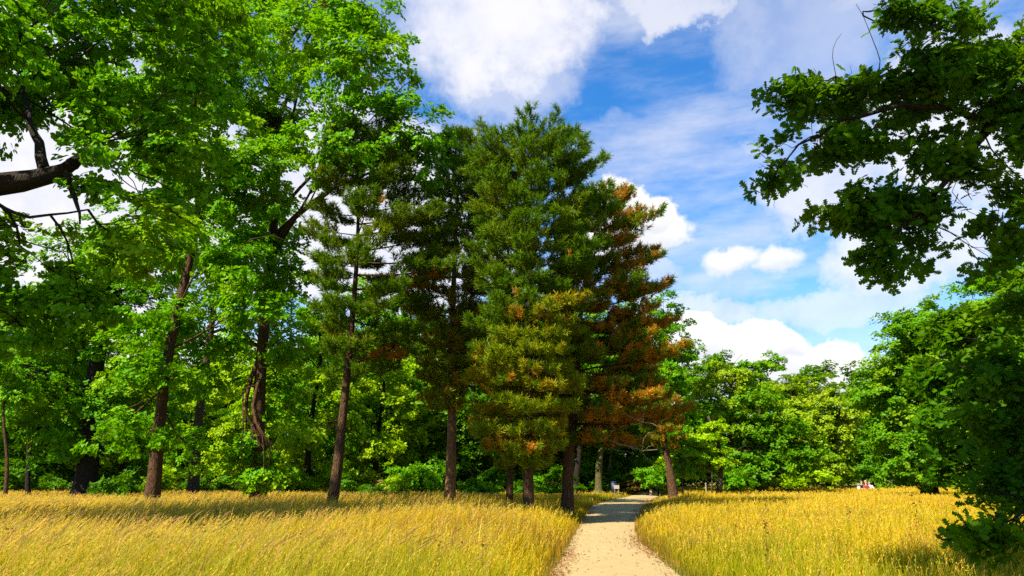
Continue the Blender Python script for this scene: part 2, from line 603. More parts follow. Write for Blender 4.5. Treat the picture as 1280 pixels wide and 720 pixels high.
def pine(name, label, pts, r0, Y, prof, mat, bark, step=0.42, nb=5, dens=1.0, rust=0.0, rust_dir=0.0, rust_low=0.0, rmat=None, nd=40,
         ln=0.20, wd=0.025, droop=0.0, bare=None, dead=(), limbs=(), upturn=0.85, cat='pine tree', group=None, rtop=0.10, low=None, low_at=0.4):
    """PROF rows: py, left extent px, right extent px. RUST share of dying shoots."""
    base = np.array([pts[0][0], pts[0][1], 0.0])
    root = thing(name, label, cat, base, group)
    tp = trunk_path(pts, 22, 0.006)
    tz = np.linspace(0, 1, len(tp))
    rad = r0 * (1 - tz * (1 - rtop)) + r0 * 0.45 * np.exp(-tz * 25)
    tb = Tubes()
    tb.add(tp, rad, 12, wob=0.03)
    for q, lr in limbs:
        tb.add(q, lr, 9, wob=0.04)
    rows = []
    for py, le, re in prof:
        p, m = at(640, py, Y)
        rows.append((p[2], le * m, re * m))
    rows.sort()
    rows = np.array(rows)
    z, ztop = rows[0, 0], tp[-1, 2]
    GP, GD, RP, RD, YP, YD = [], [], [], [], [], []
    while z < ztop:
        le = np.interp(z, rows[:, 0], rows[:, 1])
        re = np.interp(z, rows[:, 0], rows[:, 2])
        hf = (z - rows[0, 0]) / (ztop - rows[0, 0])
        o = np.array([np.interp(z, tp[:, 2], tp[:, i]) for i in range(3)])
        a0 = rng.random() * 2 * PI
        for b in range(nb):
            az = a0 + (b + rng.uniform(-0.35, 0.35)) * 2 * PI / nb
            ca, sa = math.cos(az), math.sin(az)
            ext = (re if ca > 0 else le) * ca * ca + 0.85 * 0.5 * (le + re) * sa * sa
            L = ext * rng.uniform(0.72, 1.12)
            if L < 0.15:
                continue
            slope = (-0.12 - droop) * (1 - hf) + 0.38 * hf ** 2.5 + rng.uniform(-0.12, 0.12)
            h = np.array([ca, sa, 0.0])
            t = np.linspace(0, 1, 7)[:, None]
            q = o + h * L * t + np.array([0, 0, 1.0]) * L * (slope * t + (0.16 + 0.25 * droop) * t * t) + np.array([0, 0, rng.uniform(-0.15, 0.15)])
            q[0] = o
            br = 0.008 + 0.010 * L
            tb.add(q, np.linspace(br, 0.008, 7), 5)
            ns = max(2, int(L / 0.30 * 2 * dens))
            per = np.array([-sa, ca, 0.0])
            isr = rng.random() < rust + rust_dir * max(0, ca) * (0.4 + 0.6 * rng.random()) + rust_low * (1 - hf) ** 2
            yel = low is not None and rng.random() < np.clip((low_at - hf) / 0.25 + 0.5, 0, 1)
            for i in range(ns):
                s = 0.36 + 0.64 * (i + rng.random()) / ns
                p0 = np.array([np.interp(s, t[:, 0], q[:, c]) for c in range(3)])
                sl = (0.32 * L * (1.12 - s) + 0.22) * rng.uniform(0.6, 1.2)
                sd = per * (1 if i % 2 else -1) * rng.uniform(0.5, 1.0) + h * 0.7 + np.array([0, 0, rng.uniform(-0.1, 0.45)])
                sd = sd / np.linalg.norm(sd)
                p1 = p0 + sd * sl
                if i % 3 == 0:
                    tb.add(np.array([p0, p1]), [0.008, 0.004], 3, cap=False)
                nt = max(2, int(sl / 0.17))
                f = (np.arange(nt) + 0.6) / nt
                pp = p0 + (p1 - p0) * f[:, None] + rng.normal(size=(nt, 3)) * 0.05
                dd = sd * 0.6 + np.array([0, 0, upturn]) + rng.normal(size=(nt, 3)) * 0.25
                hit = rng.random(nt) < (rng.uniform(0.35, 0.95) if isr else 0.15 * rust + 0.18 * rust_low * (1 - hf) + 0.22 * rust_dir * max(0, ca))
                (YP if yel else GP).append(pp[~hit]); (YD if yel else GD).append(dd[~hit]); RP.append(pp[hit]); RD.append(dd[hit])
            GP.append(q[-1:]); GD.append((h + np.array([0, 0, 0.8]))[None])
        z += step * rng.uniform(0.75, 1.25) * (1.0 if hf < 0.8 else 0.7)
    GP.append(tp[-1:] + np.array([[0, 0, 0.0]])); GD.append(np.array([[0, 0, 1.0]]))
    zlo = rows[0, 0]
    for _ in range(9):
        zz = rng.uniform(min(1.6, zlo * 0.6), zlo + 1.0)
        o = np.array([np.interp(zz, tp[:, 2], tp[:, i]) for i in range(3)])
        az = rng.random() * 2 * PI
        L = rng.uniform(0.35, 1.3)
        tb.add(curve(o, o + np.array([math.cos(az), math.sin(az), rng.uniform(-0.35, 0.15)]) * L, 5, wob=0.08), np.linspace(0.026, 0.006, 5), 5)
    tb.build('trunk', bark, root, offset=base)
    GP, GD = np.concatenate(GP), np.concatenate(GD)
    v, l, s = tufts(GP, GD, nd, ln, wd)
    link_mesh('crown', v - base, l, s, mat, root)
    if low is not None and YP:
        v, l, s = tufts(np.concatenate(YP), np.concatenate(YD), nd, ln, wd)
        o = link_mesh('lower_foliage', v - base, l, s, low, root)
        o['label'] = 'yellowish olive lower needle sprays'
    RP, RD = np.concatenate(RP), np.concatenate(RD)
    if len(RP) > 40:
        v, l, s = tufts(RP, RD, nd, ln, wd)
        o = link_mesh('dying_foliage', v - base, l, s, rmat or M['rust'], root)
        o['label'] = 'rusty brown dying needles among the green'
    for q in dead:
        db = Tubes()
        r1 = q[1]
        db.add(q[0], np.linspace(r1, r1 * 0.25, len(q[0])), 6, wob=0.05)
        for _ in range(5):
            i = rng.integers(1, len(q[0]) - 1)
            e = q[0][i] + rng.normal(size=3) * 0.5 + np.array([0.3, 0, -0.1])
            db.add(curve(q[0][i], e, 4, wob=0.1), np.linspace(r1 * 0.4, 0.006, 4), 4)
        o = db.build('bare_branch', M['deadwood'], root, offset=base)
        o['label'] = 'pale bare branch without needles'
    return root


def pxline(specs, n=10, wob=0.0):
    """Smooth line through (px, py, Y) points."""
    pts = np.array([at(a, b, y)[0] for a, b, y in specs])
    d = np.r_[0, np.cumsum(np.linalg.norm(np.diff(pts, axis=0), axis=1))]
    s = np.linspace(0, d[-1], n)
    p = np.stack([np.interp(s, d, pts[:, i]) for i in range(3)], 1)
    for _ in range(2):
        p[1:-1] = 0.25 * p[:-2] + 0.5 * p[1:-1] + 0.25 * p[2:]
    if wob:
        p[1:-1] += rng.normal(size=(n - 2, 3)) * wob
    return p




# ------------------------------------------------------------------ ground, path, grass
EDGE = [(720, 690, 843), (700, 703, 825), (685, 711, 806), (675, 717, 796), (665, 722, 793), (655, 728, 794), (645, 734, 796), (638, 737, 798),
        (632, 742, 802), (627, 757, 808), (623, 777, 816), (620, 789, 822), (617.5, 796, 826), (615.2, 799, 827), (613, 797, 824)]
PL, PR = [], []
for py, a, b in EDGE:
    PL.append(ground(a, py))
    PR.append(ground(b, py))
PL, PR = np.array(PL), np.array(PR)
ext = np.array([[(1.72 - 0.1 * i), 12.0 - 3.0 * i] for i in range(8, 0, -1)])
PL = np.concatenate([ext + [-1.04, 0], PL])
PR = np.concatenate([ext + [1.04, 0], PR])
far = np.array([[PL[-1][0] - 4, PL[-1][1] + 14], [PL[-1][0] - 16, PL[-1][1] + 30]])
PL = np.concatenate([PL, far])
PR = np.concatenate([PR, far + [3.0, 0]])


def resample(p, n):
    d = np.r_[0, np.cumsum(np.linalg.norm(np.diff(p, axis=0), axis=1))]
    s = np.linspace(0, 1, n) * d[-1]
    return np.stack([np.interp(s, d, p[:, 0]), np.interp(s, d, p[:, 1])], 1)


yy = np.sort(np.unique(np.concatenate([np.linspace(-12, 40, 105), np.linspace(40, PL[-1][1], 50)])))
lx = np.interp(yy, PL[:, 1], PL[:, 0])
rx = np.interp(yy, PR[:, 1], PR[:, 0])
for _ in range(2):
    lx[1:-1] = 0.25 * lx[:-2] + 0.5 * lx[1:-1] + 0.25 * lx[2:]
    rx[1:-1] = 0.25 * rx[:-2] + 0.5 * rx[1:-1] + 0.25 * rx[2:]
wob = np.array([[mnoise.noise(Vector((y * 0.9, 3.1, 0))), mnoise.noise(Vector((y * 0.9, 9.7, 0)))] for y in yy]) * 0.10
lx2, rx2 = lx + wob[:, 0] - 0.06, rx + wob[:, 1] + 0.06
NA = 9
pv = []
for i in range(len(yy)):
    for j in range(NA):
        f = j / (NA - 1)
        pv.append((lx2[i] + (rx2[i] - lx2[i]) * f, yy[i], 0.006 + 0.03 * math.sin(PI * f)))
pf = []
for i in range(len(yy) - 1):
    for j in range(NA - 1):
        a = i * NA + j
        pf += [a, a + 1, a + NA + 1, a + NA]
m, t, out = new_mat('gravel_path')
tcn = t.node('ShaderNodeTexCoord')
ob = tcn.outputs['Object']
fine = t.noise(ob, 55, 5, 0.7)
mid = t.noise(ob, 3.2, 5, 0.6)
lar = t.noise(ob, 0.55, 3, 0.5)
col = t.mix(fine, (0.27, 0.192, 0.080, 1), (0.43, 0.325, 0.148, 1))
col = t.mix(t.smooth(mid, 0.48, 0.66, 0, 0.65), col, (0.34, 0.225, 0.095, 1))
col = t.mix(t.smooth(t.noise(ob, 11.0, 4, 0.65), 0.56, 0.68, 0, 0.5), col, (0.26, 0.17, 0.075, 1))
col = t.mix(t.smooth(lar, 0.5, 0.7, 0, 0.4), col, (0.45, 0.345, 0.16, 1))
vo = t.node('ShaderNodeTexVoronoi')
vo.inputs['Scale'].default_value = 16
t.l.new(ob, vo.inputs['Vector'])
leafm = t.math('MULTIPLY', t.smooth(vo.outputs['Distance'], 0.16, 0.10), t.math('GREATER_THAN', t.noise(ob, 5.0, 2), 0.56))
col = t.mix(t.math('MULTIPLY', leafm, 0.7), col, (0.20, 0.12, 0.05, 1))
bp = t.node('ShaderNodeBump')
bp.inputs['Strength'].default_value = 0.5
bp.inputs['Distance'].default_value = 0.02
t.l.new(t.math('ADD', fine, t.math('MULTIPLY', mid, 1.2)), bp.inputs['Height'])
b = t.node('ShaderNodeBsdfPrincipled')
b.inputs['Roughness'].default_value = 0.95
b.inputs['Specular IOR Level'].default_value = 0.1
t.l.new(col, b.inputs['Base Color'])
t.l.new(bp.outputs[0], b.inputs['Normal'])
t.l.new(b.outputs[0], out.inputs[0])
o = link_mesh('path', np.array(pv), np.array(pf), np.full(len(pf) // 4, 4), m, smooth=True)
tag(o, 'pale sandy gravel footpath curving through the tall meadow grass', 'path', kind='structure')

# the ground: one sheet out to the horizon, with a soil and moss mix
m, t, out = new_mat('meadow_soil')
tcn = t.node('ShaderNodeTexCoord')
ob = tcn.outputs['Object']
col = t.mix(t.noise(ob, 1.6, 6, 0.65), (0.085, 0.085, 0.014, 1), (0.24, 0.19, 0.045, 1))
col = t.mix(t.smooth(t.noise(ob, 0.22, 3), 0.45, 0.62, 0, 0.7), col, (0.09, 0.12, 0.02, 1))
col = t.mix(t.smooth(t.noise(ob, 0.9, 4, 0.6), 0.55, 0.66, 0, 0.8), col, (0.26, 0.095, 0.03, 1))
bp = t.node('ShaderNodeBump')
bp.inputs['Strength'].default_value = 0.7
bp.inputs['Distance'].default_value = 0.08
t.l.new(t.noise(ob, 9, 6, 0.7), bp.inputs['Height'])
b = t.node('ShaderNodeBsdfPrincipled')
b.inputs['Roughness'].default_value = 1.0
b.inputs['Specular IOR Level'].default_value = 0.05
t.l.new(col, b.inputs['Base Color'])
t.l.new(bp.outputs[0], b.inputs['Normal'])
t.l.new(b.outputs[0], out.inputs[0])
gx = np.unique(np.concatenate([np.linspace(-1500, -160, 6), np.linspace(-160, 160, 65), np.linspace(160, 1500, 6)]))
gy = np.unique(np.concatenate([np.linspace(-600, -60, 5), np.linspace(-60, 220, 57), np.linspace(220, 2200, 8)]))
GXm, GYm = np.meshgrid(gx, gy)
gv = np.stack([GXm.ravel(), GYm.ravel(), np.zeros(GXm.size)], 1)
nx = len(gx)
i = (np.arange(len(gy) - 1)[:, None] * nx + np.arange(nx - 1)[None, :]).ravel()
gf = np.stack([i, i + 1, i + nx + 1, i + nx], 1).ravel()
o = link_mesh('ground', gv, gf, np.full(len(i), 4), m, smooth=True)
tag(o, 'flat meadow soil under the grass and trees reaching the horizon', 'ground', kind='structure')


def on_path(x, y, grow=0.0):
    l = np.interp(y, yy, lx) - grow
    r = np.interp(y, yy, rx) + grow
    return (x > l) & (x < r) & (y < yy[-1])


def path_dist(x, y):
    l = np.interp(y, yy, lx)
    r = np.interp(y, yy, rx)
    return np.where(x < l, l - x, np.where(x > r, x - r, 0.0)) + np.where(y > yy[-1], 5, 0)


def fbm(x, y, sc, seed):
    """Smooth value noise, vectorised."""
    r = np.random.default_rng(seed)
    tab = r.random((256, 256))
    tot, amp, s = 0, 0.5, sc
    for _ in range(3):
        u, v = x * s + 1000.3, y * s + 1000.7
        iu, iv = np.floor(u).astype(int), np.floor(v).astype(int)
        fu, fv = u - iu, v - iv
        fu, fv = fu * fu * (3 - 2 * fu), fv * fv * (3 - 2 * fv)
        g = lambda a, b_: tab[a % 256, b_ % 256]
        tot = tot + amp * ((g(iu, iv) * (1 - fu) + g(iu + 1, iv) * fu) * (1 - fv) + (g(iu, iv + 1) * (1 - fu) + g(iu + 1, iv + 1) * fu) * fv)
        amp *= 0.5
        s *= 2.1
    return tot / 0.875


# tree roots keep the grass thinner; filled in by the trees' bases further down
m, t, out = new_mat('meadow_grass')
at_ = t.node('ShaderNodeAttribute', attribute_name='tint')
d = t.node('ShaderNodeBsdfDiffuse')
tr = t.node('ShaderNodeBsdfTranslucent')
t.l.new(at_.outputs['Color'], d.inputs[0])
t.l.new(at_.outputs['Color'], tr.inputs[0])
mx = t.node('ShaderNodeMixShader')
mx.inputs[0].default_value = 0.45
t.l.new(d.outputs[0], mx.inputs[1])
t.l.new(tr.outputs[0], mx.inputs[2])
t.l.new(mx.outputs[0], out.inputs[0])
GRASS = m


def scatter(dens, d0, d1, spread=1.04):
    """Random points in the view wedge between forward distances d0 and d1, DENS per square metre."""
    def wl(y):
        return spread * y + 3.0
    area = (d1 - d0) * (wl(d0) + wl(d1))
    n = int(area * dens)
    u = rng.random(n)
    a, b_ = wl(d0), wl(d1)
    y = d0 + (d1 - d0) * ((np.sqrt(a * a + u * (b_ * b_ - a * a)) - a) / (b_ - a) if b_ > a else u)
    x = rng.uniform(-1, 1, n) * wl(y)
    return x, y


def blades(x, y, side_green):
    dist = np.hypot(x, y)
    pd = path_dist(x, y)
    keep = (~on_path(x, y, 0.0)) & (rng.random(len(x)) < np.clip(0.25 + pd * 1.3, 0, 1))
    x, y, dist, pd = x[keep], y[keep], dist[keep], pd[keep]
    n = len(x)
    pat = fbm(x, y, 0.16, 1)
    pat2 = fbm(x, y, 0.6, 2)
    H = (0.20 + 0.58 * pat + 0.24 * pat2) * rng.uniform(0.6, 1.2, n) * np.clip(0.40 + pd * 0.45, 0.4, 1.0)
    H = H * np.where((y > 27) & (y < 64) & (x > np.interp(y, yy, rx)), np.clip(0.22 + 0.78 * (pd / 2.6) ** 1.5, 0.22, 1), 1.0)
    H = H * (1 - 0.42 * np.clip((y - 28) / 25, 0, 1))
    az = rng.normal(0.0, 1.5, n) + 0.15
    lean = np.abs(rng.normal(0.22, 0.24, n))
    wd = (0.0042 + 0.00045 * dist) * rng.uniform(0.7, 1.3, n)
    dx, dy = np.cos(az), np.sin(az)
    sx, sy = rng.normal(size=n), rng.normal(size=n) * 0.5
    sl = np.hypot(sx, sy)
    sx, sy = sx / sl * wd * 0.5, sy / sl * wd * 0.5
    z = np.zeros(n)
    b0 = np.stack([x, y, z - 0.02], 1)
    b1 = np.stack([x + dx * H * lean * 0.28, y + dy * H * lean * 0.28, H * 0.55], 1)
    b2 = np.stack([x + dx * H * lean, y + dy * H * lean, H * (1.0 - 0.12 * lean)], 1)
    sv = np.stack([sx, sy, z], 1)
    V = np.stack([b0 - sv, b0 + sv, b1 + sv * 0.9, b1 - sv * 0.9, b2 + sv * 0.15, b2 - sv * 0.15], 1)
    k = np.arange(n)[:, None] * 6
    q = np.concatenate([k + np.array([0, 1, 2, 3]), k + np.array([3, 2, 4, 5])], 1).ravel()
    # colours: green base, darkened as shade in the gaps, to straw tip, in drifts
    green = np.array([0.11, 0.17, 0.003])
    fresh = np.array([0.40, 0.40, 0.006])
    straw = np.array([0.86, 0.53, 0.012])
    gold = np.array([0.78, 0.48, 0.004])
    pink = np.array([0.66, 0.34, 0.08])
    rnd = rng.random((n, 1))
    left = np.clip((1.0 - x) / 4, 0, 1)[:, None]
    g = np.clip(0.22 + 2.0 * (0.52 - pat[:, None]) + 0.8 * (pat2[:, None] - 0.5) + 0.5 * (rnd - 0.5) + side_green * left, 0, 1)
    near = np.clip((13 - dist) / 6, 0, 1)[:, None]
    g = np.clip(g + 0.60 * near + 0.5 * (rng.random((n, 1)) < 0.28), 0, 1)
    tip = (straw * rnd + gold * (1 - rnd)) * (1 - g) + fresh * g
    pk = (np.clip(pat2[:, None] * 1.6 - 0.75, 0, 1) * (rng.random((n, 1)) < 0.5)) * (0.35 + 0.65 * left)
    tip = tip * (1 - pk) + pink * pk
    brn = (fbm(x, y, 0.35, 21)[:, None] > 0.60) * (rng.random((n, 1)) < 0.45)
    tip = np.where(brn, np.array([0.46, 0.25, 0.05]), tip)
    red = np.clip(1 - pd / 0.45, 0, 1)[:, None] * 0.7
    tip = tip * (1 - red) + np.array([0.42, 0.16, 0.03]) * red
    br = rng.uniform(0.62, 1.08, (n, 1))
    tip = tip * br
    base = (green * (0.5 + 0.5 * g) + tip * (0.35 - 0.35 * g)) * br
    midc = base * 0.5 + tip * 0.5
    tint = np.ones((n, 6, 4))
    tint[:, 0:2, :3] = base[:, None]
    tint[:, 2:4, :3] = midc[:, None]
    tint[:, 4:6, :3] = tip[:, None]
    return V.reshape(-1, 3), q, np.full(n * 2, 4), tint.reshape(-1, 4)


def heads(x, y, tall):
    """Flowering stems with a loose seed head, bent by the wind to the right."""
    dist = np.hypot(x, y)
    pd = path_dist(x, y)
    keep = (~on_path(x, y, 0.15)) & (rng.random(len(x)) < np.clip(pd * 0.9, 0.05, 1)) & (rng.random(len(x)) < 0.35 + 0.9 * fbm(x, y, 0.3, 5))
    x, y, dist, pd = x[keep], y[keep], dist[keep], pd[keep]
    n = len(x)
    left = np.clip((1.0 - x) / 4, 0, 1)
    H = (tall + 0.16 * left) * rng.uniform(0.7, 1.25, n) * np.clip(0.5 + pd * 0.4, 0.5, 1.0) * (0.75 + 0.5 * fbm(x, y, 0.16, 1))
    H = H * np.where((y > 27) & (y < 64) & (x > np.interp(y, yy, rx)), np.clip(0.22 + 0.78 * (pd / 2.6) ** 1.5, 0.22, 1), 1.0)
    H = H * (1 - 0.42 * np.clip((y - 28) / 25, 0, 1))
    az = rng.normal(0.1, 0.4, n) * (1 + 1.6 * (1 - left))
    lean = np.abs(rng.normal(0.20, 0.16, n) + 0.10 * left)
    dx, dy = np.cos(az), np.sin(az)
    wd = 0.0022 + 0.0003 * dist
    ts = np.array([0, 0.5, 0.8, 1.0])
    P = np.stack([np.stack([x + dx * H * lean * s ** 2.2, y + dy * H * lean * s ** 2.2, H * (s - 0.10 * s * s * (1 + lean)) - 0.01], 1) for s in ts], 1)
    sv = np.zeros((n, 3))
    sv[:, 0] = 1.0
    sv = sv * wd[:, None] * 0.5
    V = np.concatenate([np.stack([P[:, i] - sv, P[:, i] + sv], 1) for i in range(4)], 1)
    k = np.arange(n)[:, None] * 8
    q = np.concatenate([k + np.array([0, 1, 3, 2]) + 2 * i for i in range(3)], 1)
    rnd = rng.random((n, 1))
    hc = np.array([0.86, 0.57, 0.045]) * rnd + np.array([0.80, 0.45, 0.045]) * (1 - rnd)
    pk = (rng.random((n, 1)) < 0.32 * left[:, None] + 0.06)
    hc = np.where(pk, np.array([0.60, 0.30, 0.12]), hc)
    gr = (rng.random((n, 1)) < 0.20 + 0.30 * np.clip((15 - dist) / 7, 0, 1)[:, None])
    hc = np.where(gr, np.array([0.42, 0.42, 0.03]), hc)
    stem = np.array([0.36, 0.31, 0.035]) * np.ones((n, 1))
    T1 = np.ones((n, 8, 4))
    T1[:, :, :3] = (stem * 0.6 + hc * 0.4)[:, None]
    # spikelets along the top fifth
    ns = 5
    f = (np.arange(ns) + 0.4) / ns
    tipd = norm(P[:, 3] - P[:, 2])
    B = P[:, 2][:, None, :] + (P[:, 3] - P[:, 2])[:, None, :] * (f[None, :, None] * 1.25)
    B = B + rng.normal(size=B.shape) * (0.004 + 0.0004 * dist)[:, None, None]
    dirs = norm(tipd[:, None, :] + rng.normal(size=B.shape) * 0.35)
    sd = norm(np.cross(dirs, rng.normal(size=B.shape)))
    ln = ((0.028 + 0.0009 * dist) * rng.uniform(0.8, 1.3, n))[:, None, None]
    ww = ((0.0045 + 0.00040 * dist))[:, None, None]
    SV = np.stack([B, B + dirs * ln * 0.5 + sd * ww * 0.5, B + dirs * ln, B + dirs * ln * 0.5 - sd * ww * 0.5], 2).reshape(-1, 3)
    T2 = np.ones((n, ns * 4, 4))
    T2[:, :, :3] = hc[:, None]
    off = n * 8
    q2 = np.arange(n * ns * 4) + off
    return (np.concatenate([V.reshape(-1, 3), SV]), np.concatenate([q.ravel(), q2]), np.full(n * 3 + n * ns, 4),
            np.concatenate([T1.reshape(-1, 4), T2.reshape(-1, 4)]))


def join(parts):
    nv, V, L, Z, T = 0, [], [], [], []
    for v, l, z, tt in parts:
        V.append(v); L.append(l + nv); Z.append(z); T.append(tt)
        nv += len(v)
    return np.concatenate(V), np.concatenate(L), np.concatenate(Z), np.concatenate(T)


GD_ = float(globals().get('GRASS_DENSITY', 1.0))
parts = []
for d0, d1, dn in ((2, 6, 150), (6, 11, 700), (11, 18, 420), (18, 28, 200), (28, 45, 80), (45, 82, 26)):
    parts.append(blades(*scatter(dn * GD_, d0, d1), 0.20))
v, l, z, tt = join(parts)
tag(link_mesh('grass', v, l, z, GRASS, tint=tt), 'tall golden and green meadow grass on both sides of the path', 'grass', kind='stuff')
parts = []
for d0, d1, dn in ((2, 6, 20), (6, 11, 90), (11, 18, 80), (18, 28, 48), (28, 45, 20), (45, 82, 6)):
    parts.append(heads(*scatter(dn * GD_, d0, d1), 0.66))
v, l, z, tt = join(parts)
tag(link_mesh('seeding_grass', v, l, z, GRASS, tint=tt), 'ripe seed heads of meadow grass leaning in the wind', 'grass', kind='stuff')


# tall arching stems on the left side, standing clear of the rest
def stalks(n):
    y = rng.uniform(8.5, 24, n)
    x = -rng.uniform(0.0, 0.95, n) * y - 0.5
    k = rng.random(n) < 0.25 + fbm(x, y, 0.35, 9)
    x, y = x[k], y[k]
    n = len(x)
    dist = np.hypot(x, y)
    H = rng.uniform(0.85, 1.15, n)
    az = rng.normal(0.1, 0.35, n)
    lean = np.clip(rng.normal(0.40, 0.18, n), 0.05, 0.9)
    dx, dy = np.cos(az), np.sin(az)
    ts = np.array([0, 0.35, 0.6, 0.78, 0.9, 1.0])
    P = np.stack([np.stack([x + dx * H * lean * s ** 2.0, y + dy * H * lean * s ** 2.0, H * (s - 0.32 * lean * s ** 3) - 0.02], 1) for s in ts], 1)
    wd = 0.003 + 0.0003 * dist
    wide = np.array([1.0, 0.9, 0.9, 2.6, 2.4, 0.5])
    sv = np.stack([np.sin(az) * 0.35 + 0.2, -np.ones(n) * 0.2, np.ones(n) * 0.75], 1)
    sv = norm(sv) * wd[:, None] * 0.7
    V = np.concatenate([np.stack([P[:, i] - sv * wide[i], P[:, i] + sv * wide[i]], 1) for i in range(6)], 1)
    q = np.concatenate([np.arange(n)[:, None] * 12 + np.array([0, 1, 3, 2]) + 2 * i for i in range(5)], 1)
    T = np.ones((n, 12, 4))
    r = rng.random((n, 1))
    hc = np.array([0.80, 0.56, 0.13]) * r + np.array([0.62, 0.34, 0.09]) * (1 - r)
    T[:, :6, :3] = np.array([0.40, 0.36, 0.04])
    T[:, 6:, :3] = hc[:, None]
    return V.reshape(-1, 3), q.ravel(), np.full(n * 5, 4), T.reshape(-1, 4)


def weeds(n):
    """Upright dock and sorrel stems, reddish brown, in loose groups."""
    y = 7.5 + 24 * rng.random(n) ** 1.4
    x = rng.uniform(-0.95, 0.95, n) * y
    k = (fbm(x, y, 0.45, 33) > 0.56) & (path_dist(x, y) > 0.5)
    x, y = x[k], y[k]
    n = len(x)
    dist = np.hypot(x, y)
    H = rng.uniform(0.55, 0.95, n)
    m = 14
    f = rng.random((n, m)) * 0.45 + 0.55
    B = np.stack([x[:, None] + 0 * f, y[:, None] + 0 * f, H[:, None] * f], -1) + rng.normal(size=(n, m, 3)) * [0.02, 0.02, 0.0]
    D = norm(rng.normal(size=(n, m, 3)) * [1, 1, 0.3] + [0, 0, 0.8])
    V, L, Z = leaf_geo(B.reshape(-1, 3), rng.normal(size=(n * m, 3)), D.reshape(-1, 3), np.repeat(0.030 + 0.0016 * dist, m) * rng.uniform(0.7, 1.3, n * m), RHOMB)
    wd = (0.004 + 0.0003 * dist)[:, None] * np.array([1.0, 0, 0])
    b0, b1 = np.stack([x, y, 0 * x], 1), np.stack([x + rng.normal(size=n) * 0.05, y, H], 1)
    S_ = np.stack([b0 - wd, b0 + wd, b1 + wd * 0.4, b1 - wd * 0.4], 1).reshape(-1, 3)
    r = rng.random((n, 1))
    cc = np.array([0.24, 0.085, 0.030]) * r + np.array([0.16, 0.12, 0.02]) * (1 - r)
    T = np.ones((n, m * 4, 4))
    T[:, :, :3] = cc[:, None]
    T2 = np.ones((n, 4, 4))
    T2[:, :, :3] = (cc * 0.6 + np.array([0.06, 0.08, 0.01]))[:, None]
    return (np.concatenate([V, S_]), np.concatenate([L, np.arange(n * 4) + len(V)]), np.concatenate([Z, np.full(n, 4)]), np.concatenate([T.reshape(-1, 4), T2.reshape(-1, 4)]))


v, l, z, tt = weeds(260)
tag(link_mesh('weeds', v, l, z, GRASS, tint=tt), 'reddish brown dock and sorrel stems scattered in the meadow', 'weeds', kind='stuff')
v, l, z, tt = stalks(1500)
tag(link_mesh('tall_grass', v, l, z, GRASS, tint=tt), 'tall pale grass stalks arching to the right in the left meadow', 'grass', kind='stuff')

# fallen leaves, needles and grit along the path
n = 26000
y = 6.5 + 45 * rng.random(n) ** 2.2
f = rng.random(n)
l_, r_ = np.interp(y, yy, lx) - 0.35, np.interp(y, yy, rx) + 0.35
x = l_ + (r_ - l_) * np.where(rng.random(n) < 0.55, np.where(rng.random(n) < 0.5, 0.22 * f ** 1.6, 1 - 0.22 * f ** 1.6), f)
cl = fbm(x, y, 0.9, 12)
edge = np.minimum(x - l_, r_ - x)
spot = np.exp(-(((x - np.interp(y, yy, rx)) / 0.35) ** 2 + ((y - 17.3) / 1.8) ** 2)) + np.exp(-(((x - np.interp(y, yy, lx)) / 0.30) ** 2 + ((y - 13.5) / 2.2) ** 2))
k = rng.random(n) < np.clip((cl - 0.42) * 3, 0.05, 1) * np.exp(-np.maximum(edge - 0.2, 0) / 0.28) + 0.07 + 2 * spot
x, y, edge = x[k], y[k], edge[k]
n = len(x)
zc = np.where(on_path(x, y, -0.02), 0.036, 0.02)
P = np.stack([x, y, zc + rng.random(n) * 0.012], 1)
N = np.array([0, 0, 1.0]) + rng.normal(size=(n, 3)) * 0.35
v, l, z = leaf_geo(P, N, rng.normal(size=(n, 3)), rng.uniform(0.02, 0.055, n) * (0.8 + 0.02 * y), RHOMB)
r = rng.random((n, 1))
tc_ = np.array([0.34, 0.11, 0.025]) * r + np.array([0.22, 0.12, 0.05]) * (1 - r)
tc_ = np.where(rng.random((n, 1)) < 0.2, np.array([0.45, 0.33, 0.14]), tc_)
T = np.ones((n, 4, 4))
T[:, :, :3] = tc_[:, None]
tag(link_mesh('leaf_litter', v, l, z, GRASS, tint=T.reshape(-1, 4)), 'reddish brown fallen leaves and needles along the path edges', 'litter', kind='stuff')
